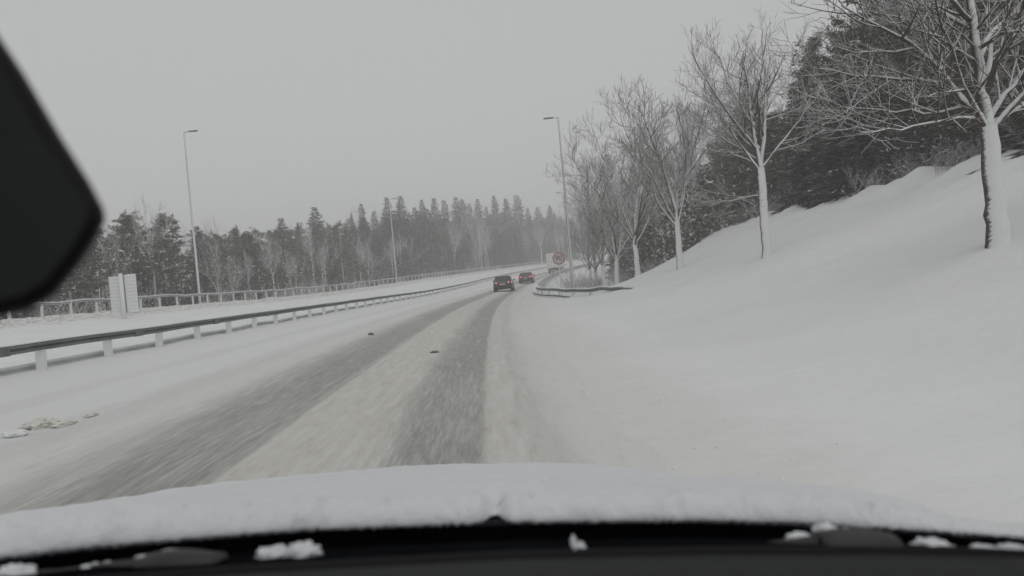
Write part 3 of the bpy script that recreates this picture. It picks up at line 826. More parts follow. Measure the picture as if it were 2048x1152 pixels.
def branch_out(tw, rng, pts, r0, level, cfg):
    """grows twigs from a branch given as a polyline"""
    seg = np.linalg.norm(np.diff(pts, axis=0), axis=1); L = seg.sum(); cum = np.concatenate([[0], np.cumsum(seg)]) / L
    nchild = max(1, int(round(L * cfg['dens'][level])))
    for k in range(nchild):
        t = cfg['start'][level] + (1 - cfg['start'][level]) * (k + rng.random()) / nchild
        t = min(t, 0.98)
        i = min(len(pts) - 2, int(np.searchsorted(cum, t) - 1)); i = max(i, 0)
        w = (t - cum[i]) / max(1e-6, cum[i + 1] - cum[i]); p = pts[i] * (1 - w) + pts[i + 1] * w
        tg = pts[i + 1] - pts[i]; tg = tg / np.linalg.norm(tg)
        ln = cfg['len'][level] * (1.15 - 0.6 * t) * rng.uniform(0.6, 1.25)
        rr_ = max(cfg['rmin'], min(r0 * (1 - 0.75 * t) * 0.62, cfg['rmax'][level]))
        dv = side_dir(rng, tg, math.radians(rng.uniform(*cfg['ang'])))
        n = 5 if level == 0 else 4
        c = bend(rng, p, dv, ln, n, cfg['wob'], cfg['up'])
        tw.add(c, np.linspace(rr_, max(cfg['rmin'] * 0.6, rr_ * 0.3), n), 4 if level == 0 else 3)
        if level + 1 < len(cfg['dens']): branch_out(tw, rng, c, rr_, level + 1, cfg)

CFG = dict(dens=(3.2, 4.5, 5.5), len=(1.5, 0.75, 0.38), start=(0.18, 0.15, 0.12), rmax=(0.028, 0.014, 0.008), rmin=0.0055, ang=(25, 60), wob=0.10, up=0.35)

def limb_tree(name, seed, trunk, limbs, cfg, root, tr=0.16):
    """trunk and limbs are polylines in local metres with end radii"""
    rng = np.random.default_rng(seed)
    tpts, ra, rb_ = trunk
    tpts = np.array(tpts, float)
    k = np.linspace(0, 1, 14); src = np.linspace(0, 1, len(tpts))
    pp = np.stack([np.interp(k, src, tpts[:, i]) for i in range(3)], 1)
    pp[1:-1] += rng.normal(0, 0.012, (12, 3))
    rad = np.interp(k, [0, 0.06, 0.2, 1], [ra * 1.35, ra * 1.1, ra, rb_])
    t = Twigs(); t.add(pp, rad, 14)
    tmesh = t.mesh('trunk', M['bark_trunk'])
    tw = Twigs()
    for pts, r0, r1 in limbs:
        pts = np.array(pts, float)
        m = 10; k = np.linspace(0, 1, m); src = np.linspace(0, 1, len(pts))
        q = np.stack([np.interp(k, src, pts[:, i]) for i in range(3)], 1)
        q[1:] += rng.normal(0, 0.035, (m - 1, 3)) * np.linspace(0.3, 1, m - 1)[:, None]
        tw.add(q, np.linspace(r0, r1, m), 8)
        branch_out(tw, rng, q, r0, 0, cfg)
    return tmesh, tw.mesh('crown', M['bark_twig'])

def vase_limbs(rng, fork, h, n, spread, r):
    limbs = []
    f = np.array(fork, float)
    for i in range(n):
        a = 2 * math.pi * (i + rng.uniform(-.3, .3)) / n
        lean = rng.uniform(*spread); ln = (h - f[2]) / max(0.5, math.cos(lean)) * rng.uniform(0.72, 1.0) * (0.85 if lean > .7 else 1)
        dv = np.array([math.sin(lean) * math.cos(a), math.sin(lean) * math.sin(a), math.cos(lean)])
        st = f + np.array([0, 0, rng.uniform(-.35, .25)])
        limbs.append((bend(rng, st, dv, ln, 8, 0.13, 0.30), r * rng.uniform(.30, .48), 0.007))
    up_ = bend(rng, f - np.array([0, 0, 0.1]), (rng.normal(0, .05), rng.normal(0, .05), 1), h - f[2], 8, 0.09, 0.1)
    limbs.append((up_, r * 0.7, 0.009))
    return limbs

def tree_thing(name, base, tmesh, cmesh, label, group, cat='tree', rz=0.0, sc=1.0):
    e = empty(name, base, rz); e.scale = (sc, sc, sc)
    if tmesh is not None: from_mesh('trunk', tmesh, e)
    from_mesh('crown', cmesh, e)
    tag(e, label, cat, group); return e

ROW = 'bare roadside trees in a row up the snowbank'
# nearest tree, limbs traced on its own plane
def near_tree(pb, dist, trunk_px, limbs_px, ra, rb_, seed, label, cfg, extra=0):
    b = at_y(pb[0], pb[1], dist); s, d = SD(b.x, b.y); base = G(s, d, -0.08)
    dy = dist
    def loc(px, py, off=0.0):
        q = at_y(px, py, dy + off); return (q.x - b.x, q.y - b.y, q.z - base.z)
    tp = [(0, 0, -0.05)] + [loc(*q) for q in trunk_px]
    lm = [([loc(*q) for q in pts], r0, r1) for pts, r0, r1 in limbs_px]
    rng = np.random.default_rng(seed + 5)
    f = tp[-1]
    for i in range(extra):
        a = rng.uniform(0, 6.28); lean = rng.uniform(.5, 1.15)
        dv = (math.sin(lean) * math.cos(a), math.sin(lean) * math.sin(a), math.cos(lean))
        st = (f[0], f[1], f[2] + rng.uniform(-0.2, 0.8))
        lm.append((bend(rng, st, dv, rng.uniform(2.2, 3.8), 7, 0.06, 0.3), 0.05, 0.008))
    tm_, cm_ = limb_tree('t', seed, (tp, ra, rb_), lm, cfg, None)
    return tree_thing('bare_tree', base, tm_, cm_, label, ROW)

T1 = dict(CFG); T1.update(dens=(3.4, 5.0, 6.0))
near_tree((2000, 512), 12.5, [(1990, 380), (1976, 250)],
          [([(1976, 255), (1955, 130), (1938, 0), (1925, -180, .3)], 0.105, 0.03),
           ([(1972, 250), (1930, 205), (1885, 150), (1835, 100, -.2), (1770, 60, -.4), (1690, 20, -.6)], 0.085, 0.012),
           ([(1900, 168), (1820, 158, .2), (1740, 152, .5), (1640, 140, .8)], 0.042, 0.01),
           ([(1940, 215), (1880, 222, .3), (1790, 225, .8), (1700, 212, 1.2)], 0.045, 0.01),
           ([(1955, 235), (1890, 240, -.4), (1800, 262, -.9), (1720, 262, -1.4)], 0.035, 0.008),
           ([(1945, 60), (1880, 20, .5), (1800, -20, 1.0), (1680, -50, 1.6)], 0.045, 0.01),
           ([(1940, 40), (1870, -30, -.5), (1780, -90, -1.0)], 0.045, 0.01),
           ([(1957, 120), (1985, 60, .5), (2048, 20, 1.0), (2130, -20, 1.5)], 0.045, 0.01),
           ([(1952, 100), (2000, 70, -.5), (2060, 60, -1.1), (2150, 30, -1.6)], 0.04, 0.01),
           ([(1978, 240), (2010, 190, .6), (2050, 130, 1.2), (2110, 60, 1.9)], 0.05, 0.012),
           ([(1978, 250), (2020, 225, 1.0), (2080, 190, 1.9), (2160, 150, 2.6)], 0.05, 0.012)],
          0.165, 0.125, 11, 'thick snow-plastered bare tree, nearest and rightmost of the row, leaving the frame', T1, 4)
T2 = dict(CFG); T2.update(dens=(3.4, 5.0, 5.5))
near_tree((1536, 524), 25, [(1528, 430), (1521, 335)],
          [([(1521, 338), (1508, 270), (1497, 195), (1488, 110)], 0.085, 0.02),
           ([(1521, 338), (1530, 250, .5), (1532, 180, .7), (1522, 70, .8)], 0.075, 0.02),
           ([(1524, 335), (1560, 290, -.3), (1600, 240, -.5), (1625, 185, -.7)], 0.05, 0.012),
           ([(1520, 335), (1480, 312, .3), (1440, 300, .8), (1390, 270, 1.2)], 0.04, 0.01),
           ([(1514, 300), (1460, 230, -.5), (1420, 170, -.8), (1385, 110, -1.0)], 0.05, 0.01),
           ([(1505, 250), (1450, 150, .5), (1430, 90, .6)], 0.045, 0.01),
           ([(1524, 390), (1480, 395, -.5), (1420, 410, -1.0)], 0.022, 0.008),
           ([(1531, 220, .6), (1580, 150, 1.2), (1610, 90, 1.6)], 0.045, 0.01)],
          0.15, 0.115, 21, 'second bare tree from the right, slim white trunk and one limb slanting right', T2, 5)

rng = np.random.default_rng(77)
VASE = []
for i, (h, fk, n, spread) in enumerate([(6.9, 1.95, 6, (.30, .75)), (7.4, 1.75, 7, (.35, .95)), (6.5, 1.7, 7, (.35, .9))]):
    fork = (rng.uniform(-.15, .05), 0, fk)
    cfg = dict(CFG); cfg.update(dens=(3.0, 4.2, 5.2), len=(2.0, 0.85, 0.42), up=0.45, ang=(22, 62), wob=0.17, rmin=0.0075)
    VASE.append(limb_tree('v', 31 + i, ([(0, 0, -0.05), (fork[0] * .5, 0, fk * .5), fork], 0.135, 0.105), vase_limbs(rng, fork, h, n, spread, 0.12), cfg, None) + (h,))
def vase_at(px, py, dist, top_py, k, rz, label):
    b = at_y(px, py, dist); s, d = SD(b.x, b.y); base = G(s, d, -0.08)
    hh = at_y(px - 20, top_py, dist).z - base.z
    return tree_thing('bare_tree', base, VASE[k][0], VASE[k][1], label, ROW, 'tree', rz, hh / VASE[k][2])
vase_at(1362, 542, 35, 190, 0, 0.3, 'third bare tree from the right, upright fan-shaped crown against the sky')
vase_at(1276, 553, 45, 240, 1, 1.9, 'fourth bare tree from the right, wide crown with low limb reaching left')
vase_at(1233, 574, 54, 335, 2, 3.1, 'fifth bare tree from the right, forked trunk behind the flared guardrail')
vase_at(1210, 582, 64, 385, 0, 4.2, 'sixth bare tree from the right, slender trunk right of the tall lamp')
vase_at(1196, 584, 75, 415, 2, 0.9, 'seventh bare tree from the right, small trunk close beside the sixth')
vase_at(1184, 585, 86, 425, 1, 5.2, 'leftmost visible bare tree of the row, just right of the tall lamp post')

# ------------------------------------------------------------------ forest
def quad_mesh(name, c, a, b, ln, wd, material):
    """diamond leaves: centre c, long axis a, side axis b"""
    ln = ln[:, None]; wd = wd[:, None]
    v = np.stack([c, c + a * ln * .45 + b * wd, c + a * ln, c + a * ln * .45 - b * wd], 1).reshape(-1, 3).astype(np.float32)
    n = len(c); me = bpy.data.meshes.new(name)
    me.vertices.add(4 * n); me.vertices.foreach_set('co', v.ravel())
    me.loops.add(4 * n); me.loops.foreach_set('vertex_index', np.arange(4 * n, dtype=np.int32))
    me.polygons.add(n); me.polygons.foreach_set('loop_start', np.arange(n, dtype=np.int32) * 4)
    me.materials.append(material); me.update(calc_edges=True)
    return me

def unit(v): return v / np.maximum(np.linalg.norm(v, axis=1, keepdims=True), 1e-9)

def trunk_mesh(h, r, material, lean=0.0, rng=None):
    n = 9; k = np.linspace(0, 1, n)
    pts = np.stack([lean * np.sin(k * 2), 0 * k, h * k - 0.1], 1)
    if rng is not None: pts[:, :2] += rng.normal(0, r * .25, (n, 2)) * (k[:, None] > 0)
    t = Twigs(); t.add(pts, np.interp(k, [0, 1], [r, 0.015]), 8); return t.mesh('trunk', material)

def spruce(seed, h, rb_, detail=1.0, low=0.10, snow=0.4):
    rng = np.random.default_rng(seed)
    C, A, B, LN, WD = [], [], [], [], []
    z = low * h
    while z < h - 0.15:
        t = (z - low * h) / (h * (1 - low))
        rad = rb_ * (1 - t) ** 0.85 * rng.uniform(.75, 1.12) + 0.12
        nb = int(5 + 4 * (1 - t)); off = rng.uniform(0, 6.28)
        for k in range(nb):
            az = off + 6.283 * k / nb + rng.normal(0, .15); L = rad * rng.uniform(.7, 1.12)
            elev0 = math.radians(np.interp(t, [0, .5, 1], [-8, 5, 40]) + rng.normal(0, 6))
            m = max(5, int(10 * detail * L / 0.9))
            q = (np.arange(m) + rng.random(m)) / m
            rr_ = q * L
            out = np.array([math.cos(az), math.sin(az), 0]); sd = np.array([-math.sin(az), math.cos(az), 0])
            zz = z + rr_ * math.tan(elev0) - 0.16 * rr_ ** 2 / max(L, .3) + 0.12 * np.maximum(0, q - .7) * L
            lat = rng.choice([-1, 1], m) * rng.uniform(0.1, 1, m) * 0.22 * L * (1 - q * .6)
            c = out[None] * rr_[:, None] + sd[None] * lat[:, None]; c[:, 2] = zz - np.abs(lat) * .25
            a = out[None] * rng.uniform(.4, 1, (m, 1)) + sd[None] * (np.sign(lat) * rng.uniform(.2, 1, m))[:, None] + np.array([0, 0, -1])[None] * rng.uniform(.05, .55, (m, 1))
            C.append(c); a = unit(a); A.append(a)
            bb_ = unit(np.cross(a, np.array([0, 0, 1.0])[None] + rng.normal(0, .35, (m, 3)))); B.append(bb_)
            LN.append(rng.uniform(.25, .6, m) * (0.6 + .5 * min(1, L)) * (1.25 if h > 9 else 1)); WD.append(rng.uniform(.06, .14, m) * (1.25 if h > 9 else 1))
        z += rng.uniform(.22, .36) * (1.0 if h > 9 else .8)
    C, A, B, LN, WD = map(np.concatenate, (C, A, B, LN, WD))
    crown = quad_mesh('crown', C, A, B, LN, WD, M['needles'])
    sel = rng.random(len(C)) < snow
    A2 = unit(A * np.array([1, 1, .5])); B2 = unit(np.cross(A2, np.array([[0, 0, 1.0]])))
    sm = quad_mesh('snow', (C + np.array([0, 0, .035]))[sel], A2[sel], B2[sel], LN[sel] * .85, WD[sel] * .75, M['snow'])
    return trunk_mesh(h, h * 0.012 + .03, M['bark_conifer'], 0, rng), crown, sm

def pine(seed, h, rb_, tuft=0.42, low=0.35, nbr=34, snow=0.5, leaf=18):
    rng = np.random.default_rng(seed)
    C, A, LN, SC = [], [], [], []
    brs = Twigs()
    for k in range(nbr):
        t = (k + rng.random()) / nbr
        z = h * (low + (1 - low) * t * .97)
        L = rb_ * (1.05 - .75 * t ** 1.6) * rng.uniform(.5, 1.15) * (0.55 if t < .12 else 1)
        az = k * 2.4 + rng.normal(0, .4); el = math.radians(np.interp(t, [0, .6, 1], [8, 25, 55]) + rng.normal(0, 9))
        dv = np.array([math.cos(az) * math.cos(el), math.sin(az) * math.cos(el), math.sin(el)])
        pts = bend(rng, (0, 0, z), dv, L, 6, .12, .2)
        brs.add(pts, np.linspace(.035, .01, 6), 3)
        nt = max(3, int(L * 4.2))
        for j in range(nt):
            w = .35 + .65 * (j + rng.random()) / nt
            p = pts[min(5, int(round(w * 5)))] + rng.normal(0, .20, 3) * np.array([1, 1, .5]) * (0.5 + .5 * L)
            m = leaf
            dirs = unit(rng.normal(0, 1, (m, 3)) * np.array([1, 1, .7]) + np.array([0, 0, .35]))
            C.append(np.repeat(p[None], m, 0) + rng.normal(0, .07, (m, 3))); A.append(dirs); LN.append(rng.uniform(.5, 1, m) * tuft)
            SC.append(p)
    C, A, LN = map(np.concatenate, (C, A, LN))
    B = unit(np.cross(A, rng.normal(0, 1, A.shape)))
    crown = quad_mesh('crown', C, A, B, LN, rng.uniform(.022, .05, len(C)), M['pine_needles'])
    S_ = np.array(SC); S_ = S_[rng.random(len(S_)) < snow]
    S3 = np.repeat(S_, 5, 0) + rng.normal(0, .12, (len(S_) * 5, 3)) * np.array([1, 1, .25]) + np.array([0, 0, .16])
    A3 = unit(rng.normal(0, 1, S3.shape) * np.array([1, 1, .15])); B3 = unit(np.cross(A3, np.array([[0, 0, 1.0]]) + rng.normal(0, .2, S3.shape)))
    sm = quad_mesh('snow', S3, A3, B3, rng.uniform(.16, .40, len(S3)), rng.uniform(.03, .085, len(S3)), M['snow'])
    return trunk_mesh(h * .97, h * .012 + .04, M['bark_conifer'], .15, rng), crown, sm, brs.mesh('branches', M['bark_far'])

def bare(seed, h, fork, n, spread, r, material=None, dens=(2.6, 3.2, 3.2), rmin=.009):
    rng = np.random.default_rng(seed)
    cfg = dict(CFG); cfg.update(dens=dens, up=.5, ang=(20, 50), rmin=rmin)
    limbs = vase_limbs(rng, (0.05, 0, fork), h, n, spread, r)
    tm_, cm_ = limb_tree('b', seed, ([(0, 0, -.1), (0.03, 0, fork * .5), (.05, 0, fork)], r * 1.15, r * .9), limbs, cfg, None)
    tm_.materials[0] = material or M['bark_far']; cm_.materials[0] = M['bark_far']
    return tm_, cm_

def shrub(seed, h, n):
    rng = np.random.default_rng(seed); tw = Twigs()
    cfg = dict(CFG); cfg.update(dens=(4.2, 4.5), len=(.7, .35), rmax=(.012, .008), start=(.2, .15), rmin=.007, up=.5, ang=(20, 55))
    for i in range(n):
        a = rng.uniform(0, 6.28); lean = rng.uniform(.1, .85)
        p = bend(rng, (rng.normal(0, .35), rng.normal(0, .35), -.1), (math.sin(lean) * math.cos(a), math.sin(lean) * math.sin(a), math.cos(lean)), h * rng.uniform(.6, 1.05), 7, .08, .2)
        tw.add(p, np.linspace(.02, .006, 7), 4); branch_out(tw, rng, p, .02, 0, cfg)
    return tw.mesh('stems', M['bark_far'])

SPR = [spruce(101 + i, 16, r, 1.0, lo, sn) for i, (r, lo, sn) in enumerate([(3.5, .06, .13), (3.1, .10, .16), (3.8, .05, .12), (2.8, .12, .15)])]
SPN = [spruce(121 + i, 6.5, r, 1.6, .03, sn) for i, (r, sn) in enumerate([(1.7, .62), (1.5, .55)])]
PIN = [pine(141 + i, 10, r, .40, lo, nb, sn) for i, (r, lo, nb, sn) in enumerate([(2.4, .38, 40, .35), (2.1, .30, 42, .4), (2.6, .45, 36, .35), (2.0, .5, 32, .3)])]
PNR = [pine(161 + i, 9, r, .36, lo, nb, sn, 22) for i, (r, lo, nb, sn) in enumerate([(2.4, .10, 74, 1.0), (2.1, .14, 70, .95)])]
BAR = [bare(181 + i, 9, f, n, sp, .09, mt) for i, (f, n, sp, mt) in enumerate([(3.2, 5, (.15, .5), M['birch']), (2.2, 6, (.2, .7), None), (4.0, 5, (.12, .45), M['birch'])])]
SHR = [shrub(191 + i, h, n) for i, (h, n) in enumerate([(2.4, 12), (3.2, 12), (1.6, 12)])]
rnd = random.Random(4)

def forest_tree(kind, meshes, base, rz, scale, label, group, base_h, cat='tree'):
    name = {'spruce': 'spruce_tree', 'pine': 'pine_tree', 'bare': 'bare_tree', 'shrub': 'shrub'}[kind]
    e = empty(name, base, rz); e.scale = scale
    if kind == 'shrub': from_mesh('stems', meshes, e)
    else:
        from_mesh('trunk', meshes[0], e); cr = from_mesh('crown', meshes[1], e)
        if len(meshes) > 2: from_mesh('snow', meshes[2], cr)['kind'] = 'stuff'
        if len(meshes) > 3: from_mesh('branches', meshes[3], cr)
    tag(e, label, cat, group); return e

LEFTG, RIGHTG, SHRG = 'forest trees beyond the left railing', 'forest trees behind the right snowbank', 'snowy shrubs at the forest edge'
def zone(px):
    if px < 395: return 'left of first lamp'
    if px < 600: return 'right of first lamp'
    if px < 785: return 'left of second lamp'
    if px < 955: return 'between second and third lamps'
    return 'beyond the cars'
COUNT = {}                                   # label -> [(pixel column, object)], numbered at the end
def counted(o, label, px):
    COUNT.setdefault(label, []).append((px, o)); o['label'] = label; return o

def left_tree(s, d, kind, h, wide=1.0, row=''):
    b = G(s, d, -.05); px, _ = project(b)
    sz = {'spruce': 16, 'pine': 10, 'bare': 9}[kind]
    pool = {'spruce': SPR, 'pine': PIN, 'bare': BAR}[kind]
    k = h / sz
    nm = {'spruce': 'hazy spruce ', 'pine': 'dark bushy pine ', 'bare': 'thin leafless tree '}[kind]
    nm += {'sky': 'on the left skyline, ', 'front': 'close behind the left railing, ', '': 'deep in the left wood, '}[row] + zone(px)
    o = forest_tree(kind, pool[rnd.randrange(len(pool))], b, rnd.uniform(0, 6.28), (k * wide, k * wide, k), nm, LEFTG, sz)
    return counted(o, nm, px) if row else o

def pix_tree(px, top_py, d_guess, kind, wide=1.0, label=None, k=None):
    """a tree on the skyline: its ray gives the direction, its row in the wood the distance, its tip the height"""
    y = 30.0; best = None
    while y < 330:
        p = at_y(px, 560, y); s, d = SD(p.x, p.y)
        if d <= d_guess: best = (s, d, y); break
        y += 1.0
    if best is None: return
    s, d, y = best
    top = at_y(px - 8, top_py, y).z; b = H(s, d)
    o = left_tree(s, d, kind, max(4.0, top - b), wide, '' if label else 'sky')
    if label: o['label'] = label
    return o
# skyline trees read off the photograph, left to right
pix_tree(262, 432, -31, 'pine', 1.75, 'broad-crowned pine left of the first lamp, beside the tall bare birch')
pix_tree(335, 434, -30, 'pine', 1.7, 'dark pine just left of the first lamp post, right of the tall bare birch')
pix_tree(308, 408, -29, 'bare', .8, 'tall bare birch rising between two pines left of the first lamp')
pix_tree(215, 470, -30, 'bare', 1.0, 'leafless tree half hidden by the dark mirror edge')
pix_tree(180, 480, -33, 'pine', 1.0, 'pine right at the lower tip of the dark mirror')
pix_tree(405, 470, -36, 'pine', 1.1); pix_tree(440, 440, -40, 'bare', .9, 'pale bare treetop rising right of the first lamp post')
pix_tree(482, 456, -38, 'pine', 1.0); pix_tree(520, 462, -40, 'pine', 1.1); pix_tree(548, 458, -42, 'spruce', .9)
pix_tree(573, 434, -40, 'spruce', 1.2, 'spruce with a pointed top, midway between first and second lamp posts')
pix_tree(606, 442, -38, 'spruce', .6); pix_tree(642, 412, -38, 'spruce', 1.25, 'tall layered spruce standing alone above the treeline left of second lamp')
pix_tree(668, 452, -44, 'pine', 1.0); pix_tree(700, 444, -42, 'spruce', .8)
pix_tree(715, 424, -40, 'spruce', .55); pix_tree(736, 404, -40, 'spruce', .8, 'narrow pointed spruce closest left of the second lamp post')
pix_tree(760, 420, -42, 'spruce', .9); pix_tree(788, 392, -40, 'spruce', .9, 'tall spruce directly behind the second lamp post')
pix_tree(815, 390, -38, 'spruce', 1.0, 'tall dark spruce closest right of the second lamp post')
for px, py in ((842, 412), (858, 396), (882, 394), (902, 398), (926, 392), (938, 396), (952, 404), (969, 396), (985, 412), (1003, 388), (1026, 394), (1048, 388), (1068, 414), (1088, 412), (1112, 408), (1130, 420), (1150, 430)):
    pix_tree(px, py, -38 if px < 960 else -33, 'spruce', rnd.uniform(.75, 1.1))
def fh(s): return interp(s, [20, 60, 110, 150, 200, 300], [7.5, 8.0, 9.0, 13, 17, 18.5])
s = 22.0
while s < 330:
    for d0 in (-26.5, -32, -38, -47):
        d = d0 + rnd.uniform(-2, 2); ss = s + rnd.uniform(-2, 2)
        r = rnd.random()
        kd = ('bare' if r < .58 else 'pine' if r < .8 else 'spruce') if d0 > -30 else ('pine' if r < .4 else 'bare' if r < .5 else 'spruce')
        if ss > 140 and kd == 'pine': kd = 'spruce'
        h = fh(ss) * (rnd.uniform(.5, .8) if d0 > -30 else rnd.uniform(.78, 1.05))
        left_tree(ss, d, kd, h, 1.45 if kd == 'spruce' else 1.35 if kd == 'pine' else 1.0, 'front' if d0 > -30 else '')
    s += 4.4 if s < 120 else 5.5
s = 24.0
while s < 260:
    d = -23.4 + rnd.uniform(-.9, .8); b = G(s, d, -.05); px, _ = project(b)
    k = rnd.uniform(.6, 1.05)
    if rnd.random() < .35:
        counted(forest_tree('spruce', SPN[rnd.randrange(2)], b, rnd.uniform(0, 6), (k * .45,) * 3, 'x', LEFTG, 1), 'young spruce against the left railing, ' + zone(px), px)
    else:
        counted(forest_tree('shrub', SHR[rnd.randrange(3)], b, rnd.uniform(0, 6), (k * 1.2, k * 1.2, k), 'x', SHRG, 1, 'shrub'), 'leafless shrub against the left railing, ' + zone(px), px)
    s += rnd.uniform(1.6, 2.8) if s < 110 else rnd.uniform(3, 5)

# the wood on the right, on top of the snowbank
def rzone(px):
    if px > 1980: return 'at right picture edge'
    if px > 1720: return 'left of nearest roadside tree'
    if px > 1540: return 'right of second roadside tree'
    if px > 1370: return 'behind second and third roadside trees'
    return 'behind farther roadside trees'
def right_tree(s, d, kind, h, wide=1.0):
    b = G(s, d, -.05)
    if b.y < 8: return
    px, _ = project(b)
    if px > 2600: return
    if kind == 'spruce': ms, sz = SPR[rnd.randrange(4)], 16
    elif kind == 'young': ms, sz = SPN[rnd.randrange(2)], 6.5
    elif kind == 'pine': ms, sz = PNR[rnd.randrange(2)], 9
    else: ms, sz = BAR[rnd.randrange(3)], 9
    k = h / sz
    lab = {'spruce': 'dark spruce ', 'young': 'young snowy spruce ', 'pine': 'dense olive pine ', 'bare': 'thin bare tree '}[kind] + ('at the bank crest, ' if d < 21 else 'deep in the right wood, ') + rzone(px)
    o = forest_tree('spruce' if kind == 'young' else kind, ms, b, rnd.uniform(0, 6.28), (k * wide, k * wide, k), lab, RIGHTG, sz)
    if d < 21: counted(o, lab, px)
def rh(s): return interp(s, [0, 30, 48, 62, 90, 130, 200], [12.5, 12.0, 11.0, 10.5, 11, 12, 14])
s = 8.0
while s < 330:
    for d0, kinds in ((19.5, ('young', 'bare', 'young', 'pine')), (23, ('pine', 'bare', 'young', 'bare')), (27.5, ('pine', 'spruce', 'pine', 'bare')), (34, ('spruce', 'pine', 'spruce', 'spruce'))):
        kd = kinds[rnd.randrange(4)]
        if kd == 'bare' and s < 50 and d0 < 20: kd = 'young'
        d = d0 + rnd.uniform(-1.4, 1.4); ss = s + rnd.uniform(-1.5, 1.5)
        if ss > 62: d -= 5.5
        if ss > 130 and d0 > 26: continue
        h = rh(ss) * rnd.uniform(.75, 1.1) * (.62 if kd == 'young' else .9 if d0 < 22 else 1.1)
        right_tree(ss, d, kd, h, 1.0 if h > 10 else 1.15)
    s += 3.3 if s < 70 else 4.6 if s < 130 else 6.5
s = 9.0
while s < 125:
    for q in range(2):
        d = (17.6 if s < 60 else 12.5) + rnd.uniform(-.5, 1.6); b = G(s, d, -.05); px, _ = project(b)
        if b.y > 8 and px < 2400:
            k = rnd.uniform(.22, .5) if s < 50 else rnd.uniform(.45, .95)
            counted(forest_tree('shrub', SHR[rnd.randrange(3)], b, rnd.uniform(0, 6), (k * 1.2, k * 1.2, k), 'x', SHRG, 1, 'shrub'), 'low twiggy shrub on the bank crest, ' + rzone(px), px)
        s += rnd.uniform(.7, 1.3)
def undergrowth(name, label, n, srange, dfun, hmax, seed, size=1.0, white=.16):
    rng = np.random.default_rng(seed)
    S_ = srange[0] + (srange[1] - srange[0]) * rng.random(n) ** 1.4
    pos = np.array([tuple(G(float(a), float(dfun(a, rng)))) for a in S_])
    pos[:, 2] += hmax * rng.random(n) ** 1.5
    A = unit(rng.normal(0, 1, (n, 3)) * np.array([1, 1, .6])); B = unit(np.cross(A, rng.normal(0, 1, (n, 3))))
    me = quad_mesh(name, pos, A, B, rng.uniform(.25, .75, n) * size, rng.uniform(.03, .10, n) * size, M['needles'])
    me.materials.append(M['snow']); me.polygons.foreach_set('material_index', (rng.random(n) < white).astype(np.int32))
    o = from_mesh(name, me); o['kind'] = 'stuff'; o['label'] = label; o['category'] = 'undergrowth'; return o
undergrowth('undergrowth', 'dark snow-flecked undergrowth below the left forest', 90000, (15, 330), lambda a, r: -24.0 - 22 * r.random() ** 1.3, 5.0, 301, .6, .20)
undergrowth('undergrowth', 'dark snow-flecked undergrowth in the right wood', 70000, (5, 60), lambda a, r: 18.6 + 14 * r.random() ** 1.3, 2.6, 302, .42)
undergrowth('undergrowth', 'dark tangled thicket behind the farther roadside trees', 45000, (52, 230), lambda a, r: 12.2 + 14 * r.random() ** 1.2, 4.2, 303, .8)
# bushes below the lamp on the embankment
for i in range(9):
    px = 1135 + i * 9; y = 66 + (i % 3) * 7
    p = at_y(px, 580, y); s, d = SD(p.x, p.y); b = G(s, max(d, 6.4), -.05)
    counted(forest_tree('shrub', SHR[i % 3], b, i * 1.3, (.9, .9, .55 + .1 * (i % 3)), 'x', SHRG, 1, 'shrub'), 'dark bush on the embankment right of the speed sign', px)

# ------------------------------------------------------------------ clods and slush lumps on the road
def lump(name, base, r, seed, material, flat=.55):
    bm = bmesh.new(); bmesh.ops.create_icosphere(bm, subdivisions=4, radius=1)
    for v in bm.verts:
        k = 1 + .5 * noise.noise(v.co * 1.6 + Vector((seed, 0, 0))) + .35 * noise.noise(v.co * 3.6 + Vector((0, seed, 0))) + .2 * noise.noise(v.co * 8 + Vector((0, 0, seed)))
        v.co = Vector((v.co.x * k * r[0], v.co.y * k * r[1], max(-.3, v.co.z) * k * r[2]))
    me = bpy.data.meshes.new(name); bm.to_mesh(me); bm.free(); me.materials.append(material)
    me.polygons.foreach_set('use_smooth', [True] * len(me.polygons))
    o = from_mesh(name, me); o.location = base; return o
M['clod'] = snow_mat('clod', (0.20, 0.19, 0.175), .3, 12, .6, .02, 40)
for (px, py, r, lab) in ((742, 672, (.06, .08, .045), 'small dark clod of slush on the left lane, farther of two'), (870, 709, (.075, .06, .022), 'flat dark clod of slush between the wheel tracks')):
    p, s, d = ground_at(px, py)
    tag(lump('slush_clod', G(s, d, .03 + road_relief(s, d) + .01), r, px, M['clod']), lab, 'slush', 'clods of slush on the road')
for (px, py, r, m_, lab) in ((78, 862, (.13, .20, .075), 'snow_dirty', 'largest brownish snow lump at the left edge of the picture'), (128, 856, (.07, .16, .03), 'snow_dirty', 'dirty snow lump right of the largest brown lump'),
                             (182, 838, (.05, .10, .02), 'snow_dirty', 'smallest dirty snow lump in the left lane, rightmost of its trail'), (30, 880, (.10, .10, .04), 'snow', 'white snow lump at the lower left picture edge')):
    p, s, d = ground_at(px, py)
    tag(lump('snow_lump', G(s, d, .03 + road_relief(s, d) + .01), r, px, M[m_]), lab, 'snow', 'snow lumps on the left lane')

